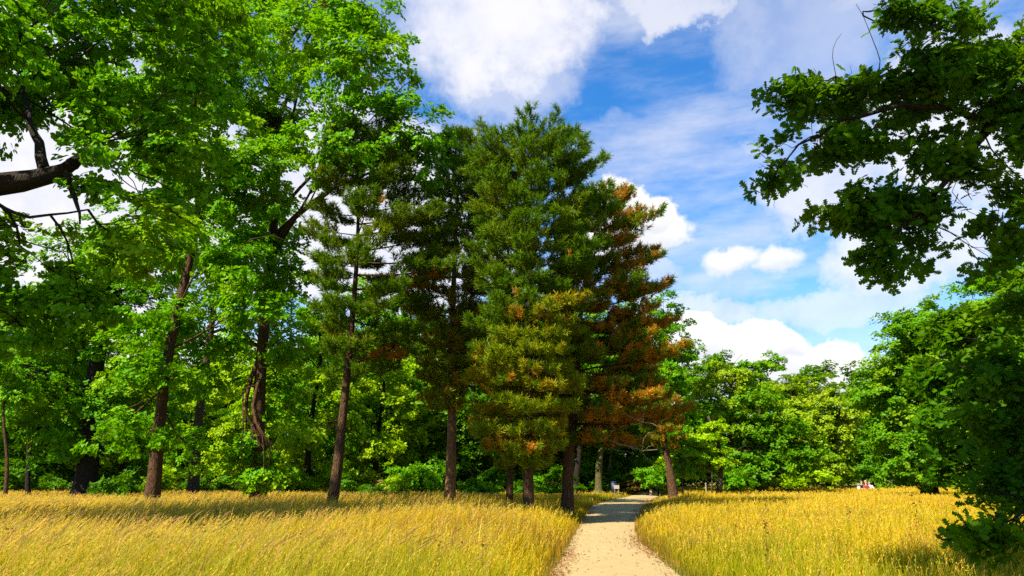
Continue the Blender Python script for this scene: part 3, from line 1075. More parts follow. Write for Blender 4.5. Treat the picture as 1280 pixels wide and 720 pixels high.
# ------------------------------------------------------------------ trees
# --- near oak whose trunk stands left of the frame
Y = 15.0
broadleaf('oak_tree', 'nearest oak on the left edge whose thick black bough reaches in before white sky', 'tree',
          [(-15.6, 15.5, -.25), (-15.4, 15.5, 2.5), (-14.6, 15.3, 5.2), (-14.2, 15.2, 9.0), (-13.8, 15.2, 12)], 0.62,
          lobes_px(Y, [(20, 45, 130, 90), (170, 70, 120, 90, 1), (265, 120, 80, 70, 2), (215, 190, 85, 60, 2), (-60, 120, 120, 90), (60, 335, 110, 55, 1), (-40, 300, 90, 60),
                       (180, 300, 90, 60, 1), (120, -40, 170, 80), (260, 10, 100, 70, 2), (20, 400, 80, 45, 1), (-200, 60, 120, 120), (-180, 250, 120, 90), (-120, -80, 170, 90), (110, 150, 50, 40), (150, 230, 60, 40, 1), (30, 285, 60, 25, 0.5), (122, 190, 34, 30, -.8), (112, 232, 30, 18, -.6), (60, 95, 70, 45, 1), (130, 100, 70, 50, 2), (0, 20, 80, 60), (90, 30, 80, 60, 1), (100, 380, 70, 50, 1), (215, 255, 60, 50, 2), (150, 180, 45, 40, 2.5), (30, 130, 40, 25, 2), (10, 140, 40, 40, 1.5)]) + [(np.array([-16.5, 11.8, 11.0]), (2.4, 2.2, 1.3)), (np.array([-18.5, 13.0, 9.0]), (2.2, 2.2, 1.3)), (np.array([-13.2, 11.6, 10.3]), (2.8, 2.0, 1.3), 1.8), (np.array([-15.6, 12.0, 9.8]), (1.8, 1.6, 1.0)), (np.array([-11.4, 12.0, 11.0]), (1.4, 1.2, 0.8))],  # the last lobes, out of frame, are added to shade the bough
          M['oak'], M['bark_dark'], rc=0.5, per=98, size=0.125, k=1.25, tpl=WIDE, shell=0.5, flat=0.4, gap=0.95, from_limbs=True, limb_w=0.032,
          extra_limbs=[(pxline([(-190, 330, 15.3), (-120, 255, 15), (-30, 232, 14.6), (40, 226, 14.3), (85, 210, 14.2), (110, 196, 14.5), (120, 180, 14.9)], 16, 0.05), np.linspace(0.56, 0.06, 16) ** 0.9),
                       (pxline([(55, 212, 14.3), (45, 175, 14.5), (32, 140, 14.7), (28, 90, 15)], 9, 0.04), np.linspace(0.13, 0.03, 9)),
                       (pxline([(80, 212, 14.3), (95, 250, 14.3), (100, 280, 14.2)], 7, 0.03), np.linspace(0.08, 0.02, 7)),
                       (pxline([(-30, 232, 14.6), (0, 260, 14.3), (50, 275, 14.2), (110, 262, 14.4)], 9, 0.05), np.linspace(0.06, 0.02, 9))])

# --- oak with low limbs further back
Y = 40.0
broadleaf('oak_tree', 'dark oak on the far left with a low crooked limb over the grass', 'tree',
          tpts(Y, [(105, 612), (112, 540), (120, 480), (140, 380), (150, 300)]), 0.62,
          lobes_px(Y, [(55, 400, 95, 70), (150, 390, 90, 80), (20, 490, 70, 60, -2), (95, 530, 75, 55), (165, 500, 70, 65, 1), (110, 330, 90, 50), (180, 300, 70, 60)]),
          M['beech'], M['bark_dark'], rc=0.85, per=140, size=0.19, k=1.35, limb_r=0.6,
          extra_limbs=[(pxline([(118, 495, 40), (85, 486, 39), (50, 465, 38.5), (10, 440, 38), (-20, 430, 38)], 12, 0.05), np.linspace(0.36, 0.10, 12))])

# --- slender trees standing in the grass on the left
Y = 27.5
broadleaf('oak_tree', 'tall leaning tree with a brown trunk and sunny crown, second large trunk from the left', 'tree',
          tpts(Y, [(190, 630), (200, 540), (212, 450), (225, 360), (235, 260), (240, 150), (245, 40)]), 0.24,
          lobes_px(Y, [(230, 200, 95, 85), (265, 100, 110, 80), (170, 120, 80, 80, 2), (215, 20, 120, 70), (300, 215, 80, 75, -1), (285, 320, 75, 60, -1), (190, 320, 65, 50, 1), (225, 400, 55, 40, 1), (170, 450, 45, 40, -1), (250, 470, 35, 40, 1), (150, 540, 40, 35, 1), (240, 560, 25, 30, 2), (205, 470, 30, 26, -1.2), (180, 400, 40, 30, -1), (195, 545, 18, 18, -.8),
                       (330, 380, 45, 40, -1), (240, -70, 120, 60)]),
          M['oak'], M['bark_brown'], rc=0.75, per=133, size=0.17, k=1.1, shell=0.5, limb_r=0.55)
Y = 47.0
broadleaf('beech_tree', 'slim brown leaning trunk with a bare lower half, set back in the grass', 'tree',
          tpts(Y, [(243, 614), (252, 540), (264, 460), (272, 400), (280, 300)]), 0.36,
          lobes_px(Y, [(275, 360, 60, 60), (310, 290, 70, 70), (240, 300, 60, 60), (330, 400, 45, 40, 3)]),
          M['beech'], M['bark'], rc=0.9, per=126, size=0.20, k=1.1)
Y = 29.5
broadleaf('oak_tree', 'broad oak with ivy green bushes round its foot and a crown filling the top left', 'tree',
          tpts(Y, [(325, 628), (331, 540), (338, 440), (343, 330), (342, 220), (330, 130), (360, 40), (380, -60)]), 0.28,
          lobes_px(Y, [(380, 50, 95, 75, -4), (455, 95, 75, 75, -5), (505, 165, 60, 45, -5), (340, 150, 75, 65), (430, 185, 80, 45, -5), (330, 260, 70, 60, -1.5), (360, 340, 55, 50, -1), (330, 10, 90, 60, 1),
                       (445, 20, 70, 60, -4), (530, 200, 35, 30, -4), (300, 420, 50, 45, 0), (345, 490, 40, 45, 0), (315, 565, 30, 44, -0.7), (338, 592, 44, 28, -.8), (350, 430, 34, 30, -1), (350, -45, 80, 40, -2)]),
          M['oak'], M['bark_brown'], rc=0.75, per=133, size=0.165, k=1.2, shell=0.48,
          extra_limbs=[(pxline([(335, 165, 29.5), (348, 110, 28.6), (352, 60, 28.4), (372, 28, 28.6), (410, 12, 29)], 12, 0.05), np.linspace(0.22, 0.05, 12))])

# --- pines
pine('pine_tree', 'dark bare-stemmed pine just left of the slender orange pine', tpts(26, [(412, 633), (424, 540), (436, 440), (443, 330), (448, 230), (450, 178)]), 0.215, 26,
     [(165, 20, 25), (200, 50, 75), (250, 55, 95), (300, 58, 110), (345, 60, 122), (390, 40, 112), (430, 26, 90), (470, 10, 60)], M['pine_dark'], M['bark_brown'],
     step=0.58, nb=5, dens=0.95, rust=0.0, rust_low=0.06, low=M['pine'], low_at=0.45)
pine('pine_tree', 'slender pine with a straight orange brown trunk and thin drooping crown', tpts(29.0, [(562, 628), (565, 540), (567, 440), (571, 330), (576, 172)]), 0.24, 29.0,
     [(172, 8, 8), (195, 28, 22), (240, 42, 30), (290, 52, 36), (340, 58, 38), (390, 60, 36), (430, 60, 28), (470, 48, 16), (510, 30, 8)], M['pine'], M['bark_pine_lit'],
     step=0.48, nb=6, dens=1.0, rust=0.02, rust_low=0.2, droop=0.15, low=M['pine_olive'], low_at=0.55)
pine('pine_tree', 'tall dense green pine with rounded top, the largest pine by the path', tpts(24.0, [(661, 637), (660, 540), (660, 440), (662, 330), (655, 194)]), 0.21, 24.0,
     [(190, 24, 26), (195, 46, 50), (204, 60, 66), (220, 66, 78), (245, 70, 90), (290, 68, 92), (340, 66, 86), (380, 62, 74), (420, 66, 62), (470, 72, 60), (520, 70, 54), (555, 54, 46), (580, 26, 26)],
     M['pine'], M['bark_brown'], step=0.64, nb=9, dens=1.0, rust=0.0, rust_low=0.08, droop=0.10, low=M['pine_olive'], low_at=0.42)
pine('pine_tree', 'thin pine close behind the largest pine with yellowing low sprays', tpts(28.5, [(636, 632), (636, 540), (637, 440), (638, 330), (622, 205)]), 0.15, 28.5,
     [(205, 6, 6), (230, 30, 20), (280, 42, 30), (340, 45, 30), (400, 45, 34), (460, 52, 36), (510, 50, 40), (550, 40, 36), (580, 20, 20)],
     M['pine'], M['bark_brown'], step=0.6, nb=5, dens=0.8, rust=0.0, rust_low=0.3, droop=0.12, low=M['pine_olive'], low_at=0.6)
pine('pine_tree', 'spreading pine with rusty dying branches and a forked trunk beside the path bend', tpts(27.0, [(709, 632), (712, 560), (718, 500), (722, 430), (735, 320), (750, 246)]), 0.25, 27.0,
     [(242, 6, 10), (252, 16, 30), (272, 24, 50), (300, 30, 82), (318, 32, 98), (345, 34, 84), (375, 36, 112), (400, 36, 128), (430, 34, 122), (460, 34, 132), (490, 30, 140), (515, 26, 142), (535, 18, 125), (552, 8, 90)],
     M['pine_dark'], M['bark_brown'], step=0.66, nb=8, dens=1.1, rust=0.04, rust_dir=0.95, rust_low=0.40, droop=0.05,
     limbs=[(pxline([(713, 552, 27), (728, 540, 26.6), (744, 520, 26.2), (752, 505, 26), (775, 490, 25.8)], 9, 0.03), np.linspace(0.17, 0.05, 9))],
     dead=[(pxline([(745, 508, 26.2), (775, 513, 25.6), (800, 528, 25.2), (825, 535, 25)], 9, 0.03), 0.045),
           (pxline([(752, 545, 26.4), (770, 554, 25.8), (795, 560, 25.4), (822, 562, 25)], 9, 0.03), 0.035)])
pine('pine_tree', 'small leaning pine with brown needles, alone on the right side of the path', tpts(43.0, [(842, 617), (836, 580), (829, 550), (820, 515), (812, 488)]), 0.33, 43.0,
     [(488, 6, 6), (500, 20, 24), (525, 28, 34), (545, 26, 34), (558, 10, 14)], M['pine_dark'], M['bark_brown'], step=0.40, nb=5, dens=1.0, rust=0.45, rust_low=0.2)

# --- broadleaf trees behind the pines
Y = 57.0
broadleaf('beech_tree', 'green leafy tree showing its right edge beyond the rusty pine', 'tree',
          tpts(Y, [(716, 620), (730, 520), (770, 430), (795, 360)]), 0.26,
          lobes_px(Y, [(815, 400, 48, 45), (835, 445, 34, 50), (790, 470, 60, 60), (840, 520, 30, 40), (745, 420, 50, 60, 1)]),
          M['beech'], M['bark_dark'], rc=0.85, per=126, size=0.20, k=1.2)
Y = 47.0
broadleaf('cypress_tree', 'small tree with flat yellow green layers right of the leaning brown pine', 'tree',
          tpts(Y, [(896, 613), (903, 580), (897, 550), (885, 520)]), 0.22,
          lobes_px(Y, [(875, 548, 38, 8), (870, 562, 36, 7), (882, 577, 34, 7), (865, 590, 24, 6), (890, 532, 22, 8), (850, 575, 22, 6)]),
          M['yellow_lit'], M['bark'], rc=0.6, per=112, size=0.17, k=2.2, flat=0.25)

# --- trees at the far end of the meadow
Y = 62.0
broadleaf('ash_tree', 'tall open crowned pale green tree at the far left of the meadow end', 'tree',
          tpts(Y, [(915, 610), (914, 560), (912, 510), (914, 470)]), 0.36,
          lobes_px(Y, [(905, 468, 34, 22), (885, 480, 24, 22), (930, 476, 24, 20), (910, 505, 48, 26), (890, 540, 36, 30), (930, 545, 38, 36), (945, 500, 24, 24)]),
          M['meadow_tree'], M['bark'], rc=0.85, per=119, size=0.22, k=1.25, gap=0.82, shell=0.5)
Y = 60.0
broadleaf('ash_tree', 'bushy light green tree whose foliage reaches the grass left of the meadow end', 'tree',
          tpts(Y, [(948, 610), (950, 570), (952, 530), (950, 500)]), 0.32,
          lobes_px(Y, [(950, 520, 42, 40), (970, 545, 40, 40), (935, 570, 40, 34), (975, 582, 50, 26), (1000, 565, 36, 34), (945, 592, 40, 18)]),
          M['maple'], M['bark'], rc=0.9, per=126, size=0.22, k=1.4)
Y = 74.0
broadleaf('oak_tree', 'far oak with a brownish top against white cloud at the meadow end', 'tree',
          tpts(Y, [(990, 609), (992, 560), (992, 510), (990, 480)]), 0.5,
          lobes_px(Y, [(985, 478, 30, 16), (965, 490, 26, 20), (1010, 490, 28, 18), (995, 510, 46, 26), (1020, 530, 34, 30), (980, 545, 40, 30)]),
          M['meadow_tree'], M['bark_dark'], rc=1.0, per=126, size=0.25, k=1.3, gap=0.85)
Y = 70.0
broadleaf('maple_tree', 'layered light green tree overhanging the dark gap at the meadow end', 'tree',
          tpts(Y, [(1036, 609), (1038, 565), (1040, 520), (1042, 490)]), 0.42,
          lobes_px(Y, [(1040, 492, 30, 20), (1060, 515, 28, 22), (1025, 525, 34, 20), (1050, 548, 38, 18), (1020, 560, 40, 26), (1038, 584, 26, 20), (1010, 590, 36, 16)]),
          M['meadow_tree'], M['bark_dark'], rc=0.95, per=126, size=0.24, k=1.3)
Y = 86.0
broadleaf('oak_tree', 'distant dark tree closing the gap behind the seated people', 'tree',
          tpts(Y, [(1085, 606), (1086, 560), (1086, 520), (1086, 490)]), 0.5,
          lobes_px(Y, [(1085, 500, 32, 30), (1066, 540, 28, 36), (1098, 545, 34, 40), (1085, 580, 30, 24)]),
          M['wood'], M['bark_dark'], rc=1.1, per=112, size=0.28, k=1.4)

# --- the big trees on the right of the meadow
Y = 47.0
broadleaf('maple_tree', 'large leafy tree at the right of the meadow with a sunlit left flank', 'tree',
          tpts(Y, [(1160, 612), (1160, 560), (1162, 500), (1165, 420)]), 0.5,
          lobes_px(Y, [(1165, 405, 62, 42), (1125, 440, 48, 45), (1110, 490, 40, 45), (1150, 480, 62, 55), (1205, 440, 60, 60, 1), (1110, 545, 34, 42, 1), (1150, 555, 60, 48, -1), (1200, 520, 65, 60), (1126, 588, 26, 22, 1), (1175, 592, 60, 22, -1)]),
          M['maple'], M['bark_dark'], rc=0.8, per=154, size=0.19, k=1.45)
Y = 37.0
broadleaf('lime_tree', 'tall dense tree on the right edge behind the hanging oak leaves', 'tree',
          tpts(Y, [(1262, 618), (1262, 560), (1262, 480), (1260, 380)]), 0.5,
          lobes_px(Y, [(1250, 390, 55, 50), (1290, 360, 70, 55), (1240, 460, 60, 60), (1300, 450, 70, 70), (1235, 540, 60, 55), (1300, 550, 80, 60), (1250, 595, 70, 24), (1340, 420, 80, 90)]),
          M['oak'], M['bark_dark'], rc=0.75, per=154, size=0.17, k=1.4)

def from_trunk(p, line):
    return np.concatenate([curve(p, line[0], 4, up=0.05)[:-1], line])


# --- foreground oak: trunk right of the frame, boughs hanging into the picture, crown overhead
Y = 7.5
PB = np.array([8.6, 6.2, 0.0])
broadleaf('oak_tree', 'foreground oak whose dark lobed leaves hang in from the right side', 'tree',
          [(8.6, 6.2, -.25), (8.5, 6.2, 1.5), (8.2, 6.1, 3.4), (7.6, 5.6, 6.0), (6.8, 4.8, 8.6), (6.2, 4.2, 10.5)], 0.46,
          lobes_px(Y, [(1120, 120, 58, 48), (1180, 80, 70, 55), (1235, 60, 60, 60), (1105, 15, 28, 10), (1160, 20, 50, 25), (1250, 140, 50, 55), (1060, 125, 45, 35), (1010, 150, 32, 38), (985, 108, 30, 10),
                       (968, 215, 24, 30), (1030, 195, 34, 26), (1000, 130, 36, 28), (1055, 160, 40, 36), (990, 185, 26, 26), (1090, 175, 40, 30), (1180, 180, 52, 42), (1040, 262, 30, 28), (1085, 262, 46, 36), (1105, 320, 40, 30), (1150, 255, 48, 42), (1215, 250, 52, 50), (1150, 310, 30, 22),
                       (1225, 330, 36, 30), (1265, 270, 30, 50), (1330, 60, 60, 50), (1340, 150, 60, 60), (1330, 250, 60, 50), (1410, 110, 60, 60), (1420, 220, 70, 60), (1380, 330, 60, 40), (1490, 160, 60, 80)])
          + lobes_px(9.0, [(1275, 660, 34, 16, -1), (1245, 640, 24, 12, -1.1), (1225, 668, 26, 9, -1.2), (1205, 650, 16, 7, -1.3), (1190, 676, 18, 7, -1.4), (1250, 682, 22, 6, -1.2), (1174, 672, 9, 7, -1.4), (1225, 625, 24, 14), (1215, 660, 30, 12, -1.25), (1255, 665, 26, 12, -1.1)], 1.1)
          + lobes_px(9.5, [(1262, 400, 40, 40), (1245, 470, 45, 45), (1265, 540, 50, 50), (1235, 545, 40, 50), (1250, 610, 50, 30), (1330, 560, 60, 120)], 1.0)
          + lobes_px(11.5, [(1235, 420, 60, 45), (1250, 500, 65, 50), (1215, 565, 50, 42), (1195, 490, 40, 45), (1270, 590, 50, 40), (1190, 420, 30, 30), (1290, 360, 50, 40), (1185, 540, 36, 40), (1180, 590, 28, 26), (1160, 470, 22, 26), (1225, 610, 40, 26)]),
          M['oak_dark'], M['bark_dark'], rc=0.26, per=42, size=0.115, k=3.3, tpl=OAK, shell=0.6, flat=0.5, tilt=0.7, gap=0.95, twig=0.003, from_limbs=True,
          extra_limbs=[(from_trunk((7.85, 5.8, 5.0), pxline([(1420, 60, 7.4), (1340, 75, 7.5), (1280, 108, 7.5), (1240, 155, 7.5), (1215, 188, 7.4), (1180, 230, 7.3), (1150, 268, 7.2), (1110, 300, 7.2)], 16, 0.02)), np.r_[0.16, 0.14, 0.12, np.linspace(0.10, 0.012, 16)]),
                       (pxline([(1240, 155, 7.5), (1170, 130, 7.4), (1090, 135, 7.3), (1010, 165, 7.2), (965, 220, 7.1)], 12, 0.03), np.linspace(0.045, 0.006, 12)),
                       (pxline([(1100, 75, 7.4), (1085, 30, 7.4), (1070, 5, 7.4)], 6, 0.01), np.linspace(0.006, 0.003, 6)),
                       (pxline([(1045, 95, 7.3), (1038, 60, 7.3), (1052, 42, 7.3)], 6, 0.005), np.linspace(0.005, 0.002, 6)),
                       (from_trunk((8.42, 6.2, 2.1), pxline([(1420, 480, 8.6), (1330, 580, 8.6), (1275, 648, 8.0), (1220, 668, 7.75), (1180, 675, 7.6)], 12, 0.02)), np.r_[0.06, 0.05, 0.04, np.linspace(0.034, 0.004, 12)])])
root = [o for o in C.objects if o.get('label', '').startswith('foreground oak')][0]
# the crown above the camera: unseen sprays of the same tree, placed to shade the hanging boughs
VV, LL, ZZ, nv = [], [], [], 0
ov = [((2.0, 4.2, 9.4), (3.6, 2.4, 1.3)), ((5.6, 2.8, 10.2), (3.2, 3.0, 1.6)), ((0.6, 1.2, 9.6), (3.4, 3.0, 1.4)), ((4.8, -0.8, 10.0), (3.4, 3.0, 1.6)), ((8.6, 4.6, 11.2), (3.0, 3.0, 1.8)), ((8.8, 1.6, 9.0), (3.0, 2.6, 1.6)),
      ((2.6, 5.2, 8.3), (1.8, 1.2, 0.8))]
tb = Tubes()
for c, r in ov:
    c, r = np.array(c), np.array(r)
    n = int(1.55 * (r[0] * r[1] + r[0] * r[2] + r[1] * r[2]) / 0.36)
    d = norm(rng.normal(size=(n, 3)))
    cen = c + d * (rng.random(n) ** 0.5)[:, None] * r
    v, l, z = clump_leaves(cen, 0.6 * rng.uniform(0.7, 1.3, n), 60, 0.17, norm(d + [0, 0, .3]), WIDE)
    VV.append(v); LL.append(l + nv); ZZ.append(z)
    nv += len(v)
    q = curve((7.0, 5.0, 8.0), c, 8, wob=0.06, up=0.05)
    tb.add(q, np.linspace(0.15, 0.03, 8), 6)
    for p in cen[::3]:
        tb.add(curve(q[rng.integers(4, 8)], p, 4, wob=0.06), [0.02, 0.016, 0.012, 0.006], 3)
link_mesh('shading_crown', np.concatenate(VV) - PB, np.concatenate(LL), np.concatenate(ZZ), M['oak_dark'], root)
tb.build('bough', M['bark_dark'], root, offset=PB)

# --- the wood behind: a few kinds of tree, copied with their parts
def copy_tree(root, loc, rz, s, label, group=None):
    r = root.copy()
    C.objects.link(r)
    r.location = loc
    r.rotation_euler = (0, 0, rz)
    r.scale = (s[0], s[0], s[1])
    r['label'] = label
    if group:
        r['group'] = group
    for ch in root.children:
        c = ch.copy()
        C.objects.link(c)
        c.parent = r
    return r


def wood_proto(mat, hgt, wid, seed, low=0.03):
    pts = [(0, 0, -0.3), (0.1, 0, hgt * 0.3), (-0.1, 0.1, hgt * 0.6), (0, 0, hgt * 0.85)]
    r_ = np.random.default_rng(seed)
    lb = []
    for i in range(11):
        f = low + (0.92 - low) * (i + 0.5) / 11
        wz = wid * (0.55 + 0.6 * math.sin(PI * min(1, f * 1.05) ** 0.8)) * 0.62
        a = i * 2.4 + r_.random()
        lb.append(((math.cos(a) * wz * 0.6, math.sin(a) * wz * 0.6, hgt * f), (wz * 0.62, wz * 0.62, hgt * 0.085)))
    return broadleaf('beech_tree', 'x', 'tree', pts, 0.28, lb, mat, M['bark_dark'], rc=1.0, per=119, size=0.25, k=1.5, limb_r=0.7)


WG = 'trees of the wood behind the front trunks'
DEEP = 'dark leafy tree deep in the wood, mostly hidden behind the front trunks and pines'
protos = [wood_proto(M['wood'], 19, 7.0, 3), wood_proto(M['yellow_lit'], 15, 5.6, 5), wood_proto(M['beech'], 19, 7.0, 8)]
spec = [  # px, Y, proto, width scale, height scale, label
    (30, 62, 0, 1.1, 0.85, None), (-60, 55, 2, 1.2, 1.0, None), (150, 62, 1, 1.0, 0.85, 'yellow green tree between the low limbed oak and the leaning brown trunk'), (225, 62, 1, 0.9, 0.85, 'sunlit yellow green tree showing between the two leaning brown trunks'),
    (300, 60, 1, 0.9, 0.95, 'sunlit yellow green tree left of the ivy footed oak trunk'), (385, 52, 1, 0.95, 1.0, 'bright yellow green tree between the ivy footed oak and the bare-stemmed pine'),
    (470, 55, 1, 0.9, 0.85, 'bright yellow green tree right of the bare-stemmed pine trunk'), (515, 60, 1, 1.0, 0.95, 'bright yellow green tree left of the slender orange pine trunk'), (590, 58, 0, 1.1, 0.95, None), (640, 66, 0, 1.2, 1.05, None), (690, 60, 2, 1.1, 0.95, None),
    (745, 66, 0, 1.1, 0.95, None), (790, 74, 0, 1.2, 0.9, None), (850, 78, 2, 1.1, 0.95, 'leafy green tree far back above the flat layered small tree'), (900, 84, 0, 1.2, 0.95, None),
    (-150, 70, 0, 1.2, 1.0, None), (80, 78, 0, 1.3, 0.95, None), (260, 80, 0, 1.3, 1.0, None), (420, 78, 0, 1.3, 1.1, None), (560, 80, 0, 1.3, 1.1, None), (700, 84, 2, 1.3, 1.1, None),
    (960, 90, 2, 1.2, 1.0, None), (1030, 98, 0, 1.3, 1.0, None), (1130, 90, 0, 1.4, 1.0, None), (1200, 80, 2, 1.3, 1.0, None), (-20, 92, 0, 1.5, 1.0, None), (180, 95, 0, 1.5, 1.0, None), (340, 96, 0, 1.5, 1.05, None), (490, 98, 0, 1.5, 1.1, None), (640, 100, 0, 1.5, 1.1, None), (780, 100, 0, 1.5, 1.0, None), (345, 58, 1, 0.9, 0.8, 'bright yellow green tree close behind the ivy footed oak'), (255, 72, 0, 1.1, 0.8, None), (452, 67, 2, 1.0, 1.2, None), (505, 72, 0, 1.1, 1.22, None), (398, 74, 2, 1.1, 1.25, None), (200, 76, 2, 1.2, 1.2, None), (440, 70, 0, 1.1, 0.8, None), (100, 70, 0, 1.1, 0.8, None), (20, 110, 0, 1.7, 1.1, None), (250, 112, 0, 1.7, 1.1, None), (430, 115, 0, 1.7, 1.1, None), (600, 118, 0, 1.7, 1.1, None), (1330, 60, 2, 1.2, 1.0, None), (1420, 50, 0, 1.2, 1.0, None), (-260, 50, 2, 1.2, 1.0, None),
]
used = set()
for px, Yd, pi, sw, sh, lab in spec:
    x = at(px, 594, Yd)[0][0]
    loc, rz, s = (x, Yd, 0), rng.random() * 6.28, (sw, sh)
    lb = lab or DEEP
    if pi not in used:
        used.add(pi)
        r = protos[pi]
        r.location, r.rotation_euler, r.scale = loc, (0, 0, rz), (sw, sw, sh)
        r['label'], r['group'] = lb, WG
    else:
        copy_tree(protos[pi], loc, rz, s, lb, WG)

# --- thin trunks under the left oaks and in the shade behind the pines
TH = [(12, 612, 8, 470, 36, 0.11, 'bark_brown', 'thin young tree at the very left edge of the grass'),
      (42, 611, 44, 470, 42, 0.16, 'bark_dark', 'thin dark young tree second from the left edge'),
      (748, 611, 750, 500, 58, 0.34, 'bark_moss', 'mossy pale green trunk in the shade left of the litter bin'),
      (761, 610, 762, 520, 62, 0.18, 'bark_moss', 'thin mossy trunk close behind the thicker mossy trunk'),
      (852, 612, 853, 560, 46, 0.06, 'bark', 'sapling with a bare upright stem right of the leaning brown pine'),
      (889, 611, 889, 565, 52, 0.08, 'bark', 'sapling with a bare stem beside the flat layered small tree')]
for px, py, px2, py2, Yd, r0, bk, lab in TH:
    p, mpp = at(px2, py2, Yd)
    broadleaf('young_tree', lab, 'tree', tpts(Yd, [(px, py), (px2, py2)]), r0,
              [(p + [0, 0, .3], (1.3, 1.3, 1.0)), (p + [0.6, 0.3, -.9], (0.9, 0.9, .6))], M['beech'] if Yd > 40 else M['oak'], M[bk], rc=0.6, per=98, size=0.18, k=1.2)


# --- shrubs along the foot of the wood
def shrub_proto(mat, seed, rc=0.42, per=105, size=0.13):
    r_ = np.random.default_rng(seed)
    lb = [((r_.normal() * 0.55, r_.normal() * 0.45, 0.45 + 0.8 * r_.random()), (0.75, 0.7, 0.5)) for _ in range(5)]
    return broadleaf('shrub', 'x', 'shrub', [(0, 0, -.1), (0.02, 0, 0.5), (0, 0, 1.0)], 0.05, lb, mat, M['bark_dark'], rc=rc, per=per, size=size, k=1.3)


M['copper'] = leaf_mat('reddish_shrub_leaf', (0.09, 0.055, 0.012), (0.16, 0.075, 0.018), (0.07, 0.08, 0.012))
SP = {'g': shrub_proto(M['beech'], 21), 'd': shrub_proto(M['wood'], 22), 'l': shrub_proto(M['yellow_lit'], 23), 'r': shrub_proto(M['copper'], 24)}
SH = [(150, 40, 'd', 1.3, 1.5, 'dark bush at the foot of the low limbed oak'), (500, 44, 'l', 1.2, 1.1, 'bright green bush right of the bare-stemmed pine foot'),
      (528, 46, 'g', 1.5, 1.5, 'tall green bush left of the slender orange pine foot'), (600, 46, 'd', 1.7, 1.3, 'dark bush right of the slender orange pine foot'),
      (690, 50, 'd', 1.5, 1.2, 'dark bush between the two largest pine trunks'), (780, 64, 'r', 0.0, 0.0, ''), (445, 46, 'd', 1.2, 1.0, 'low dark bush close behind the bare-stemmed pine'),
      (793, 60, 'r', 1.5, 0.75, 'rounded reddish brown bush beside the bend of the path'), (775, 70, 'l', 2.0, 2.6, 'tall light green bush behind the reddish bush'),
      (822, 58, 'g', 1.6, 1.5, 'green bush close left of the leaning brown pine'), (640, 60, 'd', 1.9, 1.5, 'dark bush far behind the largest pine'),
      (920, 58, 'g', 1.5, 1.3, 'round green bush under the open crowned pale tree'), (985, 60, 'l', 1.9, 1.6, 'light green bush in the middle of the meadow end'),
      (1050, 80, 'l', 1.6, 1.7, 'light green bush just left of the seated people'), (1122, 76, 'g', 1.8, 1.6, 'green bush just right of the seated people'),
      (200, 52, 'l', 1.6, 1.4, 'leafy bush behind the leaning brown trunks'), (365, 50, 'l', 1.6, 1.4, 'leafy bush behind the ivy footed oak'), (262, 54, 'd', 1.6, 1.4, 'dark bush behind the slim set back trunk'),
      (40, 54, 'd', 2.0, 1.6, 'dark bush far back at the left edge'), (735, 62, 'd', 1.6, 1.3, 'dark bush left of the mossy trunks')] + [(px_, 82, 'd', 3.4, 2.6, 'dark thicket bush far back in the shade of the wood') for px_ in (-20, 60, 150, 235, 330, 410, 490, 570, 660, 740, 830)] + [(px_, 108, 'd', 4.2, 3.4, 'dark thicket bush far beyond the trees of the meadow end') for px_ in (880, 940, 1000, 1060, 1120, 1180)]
usd = set()
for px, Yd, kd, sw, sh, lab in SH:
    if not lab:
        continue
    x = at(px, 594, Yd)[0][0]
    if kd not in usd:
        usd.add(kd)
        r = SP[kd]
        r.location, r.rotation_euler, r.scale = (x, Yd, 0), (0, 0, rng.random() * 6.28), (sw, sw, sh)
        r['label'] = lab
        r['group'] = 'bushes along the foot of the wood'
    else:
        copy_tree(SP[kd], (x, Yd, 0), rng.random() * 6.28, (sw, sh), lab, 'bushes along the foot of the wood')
# ------------------------------------------------------------------ small things by the path and at the meadow end
def bm_obj(name, bm, mat, parent=None, smooth=False):
    me = bpy.data.meshes.new(name)
    bm.to_mesh(me)
    bm.free()
    for p in me.polygons:
        p.use_smooth = smooth
    me.materials.append(mat)
    o = bpy.data.objects.new(name, me)
    C.objects.link(o)
    if parent is not None:
        o.parent = parent
    return o


def box(bm, c, s, bev=0.0, rz=0.0):
    r = bmesh.ops.create_cube(bm, size=1.0)
    for v in r['verts']:
        v.co = Vector((v.co.x * s[0], v.co.y * s[1], v.co.z * s[2]))
        if rz:
            v.co.rotate(__import__('mathutils').Euler((0, 0, rz)))
        v.co += Vector(c)
    if bev:
        es = list({e for v in r['verts'] for e in v.link_edges})
        bmesh.ops.bevel(bm, geom=es, offset=bev, segments=2, affect='EDGES')


def cyl(bm, c, r1, r2, h, seg=16):
    r = bmesh.ops.create_cone(bm, cap_ends=True, segments=seg, radius1=r1, radius2=r2, depth=h)
    for v in r['verts']:
        v.co += Vector(c)


white = plain_mat('white_paint', (0.34, 0.31, 0.22), 0.8, 0.15)
navy = plain_mat('navy_paint', (0.010, 0.016, 0.045), 0.6, 0.2)
stone = plain_mat('pale_stone', (0.33, 0.30, 0.22), 0.9, 0.2, 14)
timber = plain_mat('weathered_timber', (0.22, 0.16, 0.10), 0.9, 0.3, 10)

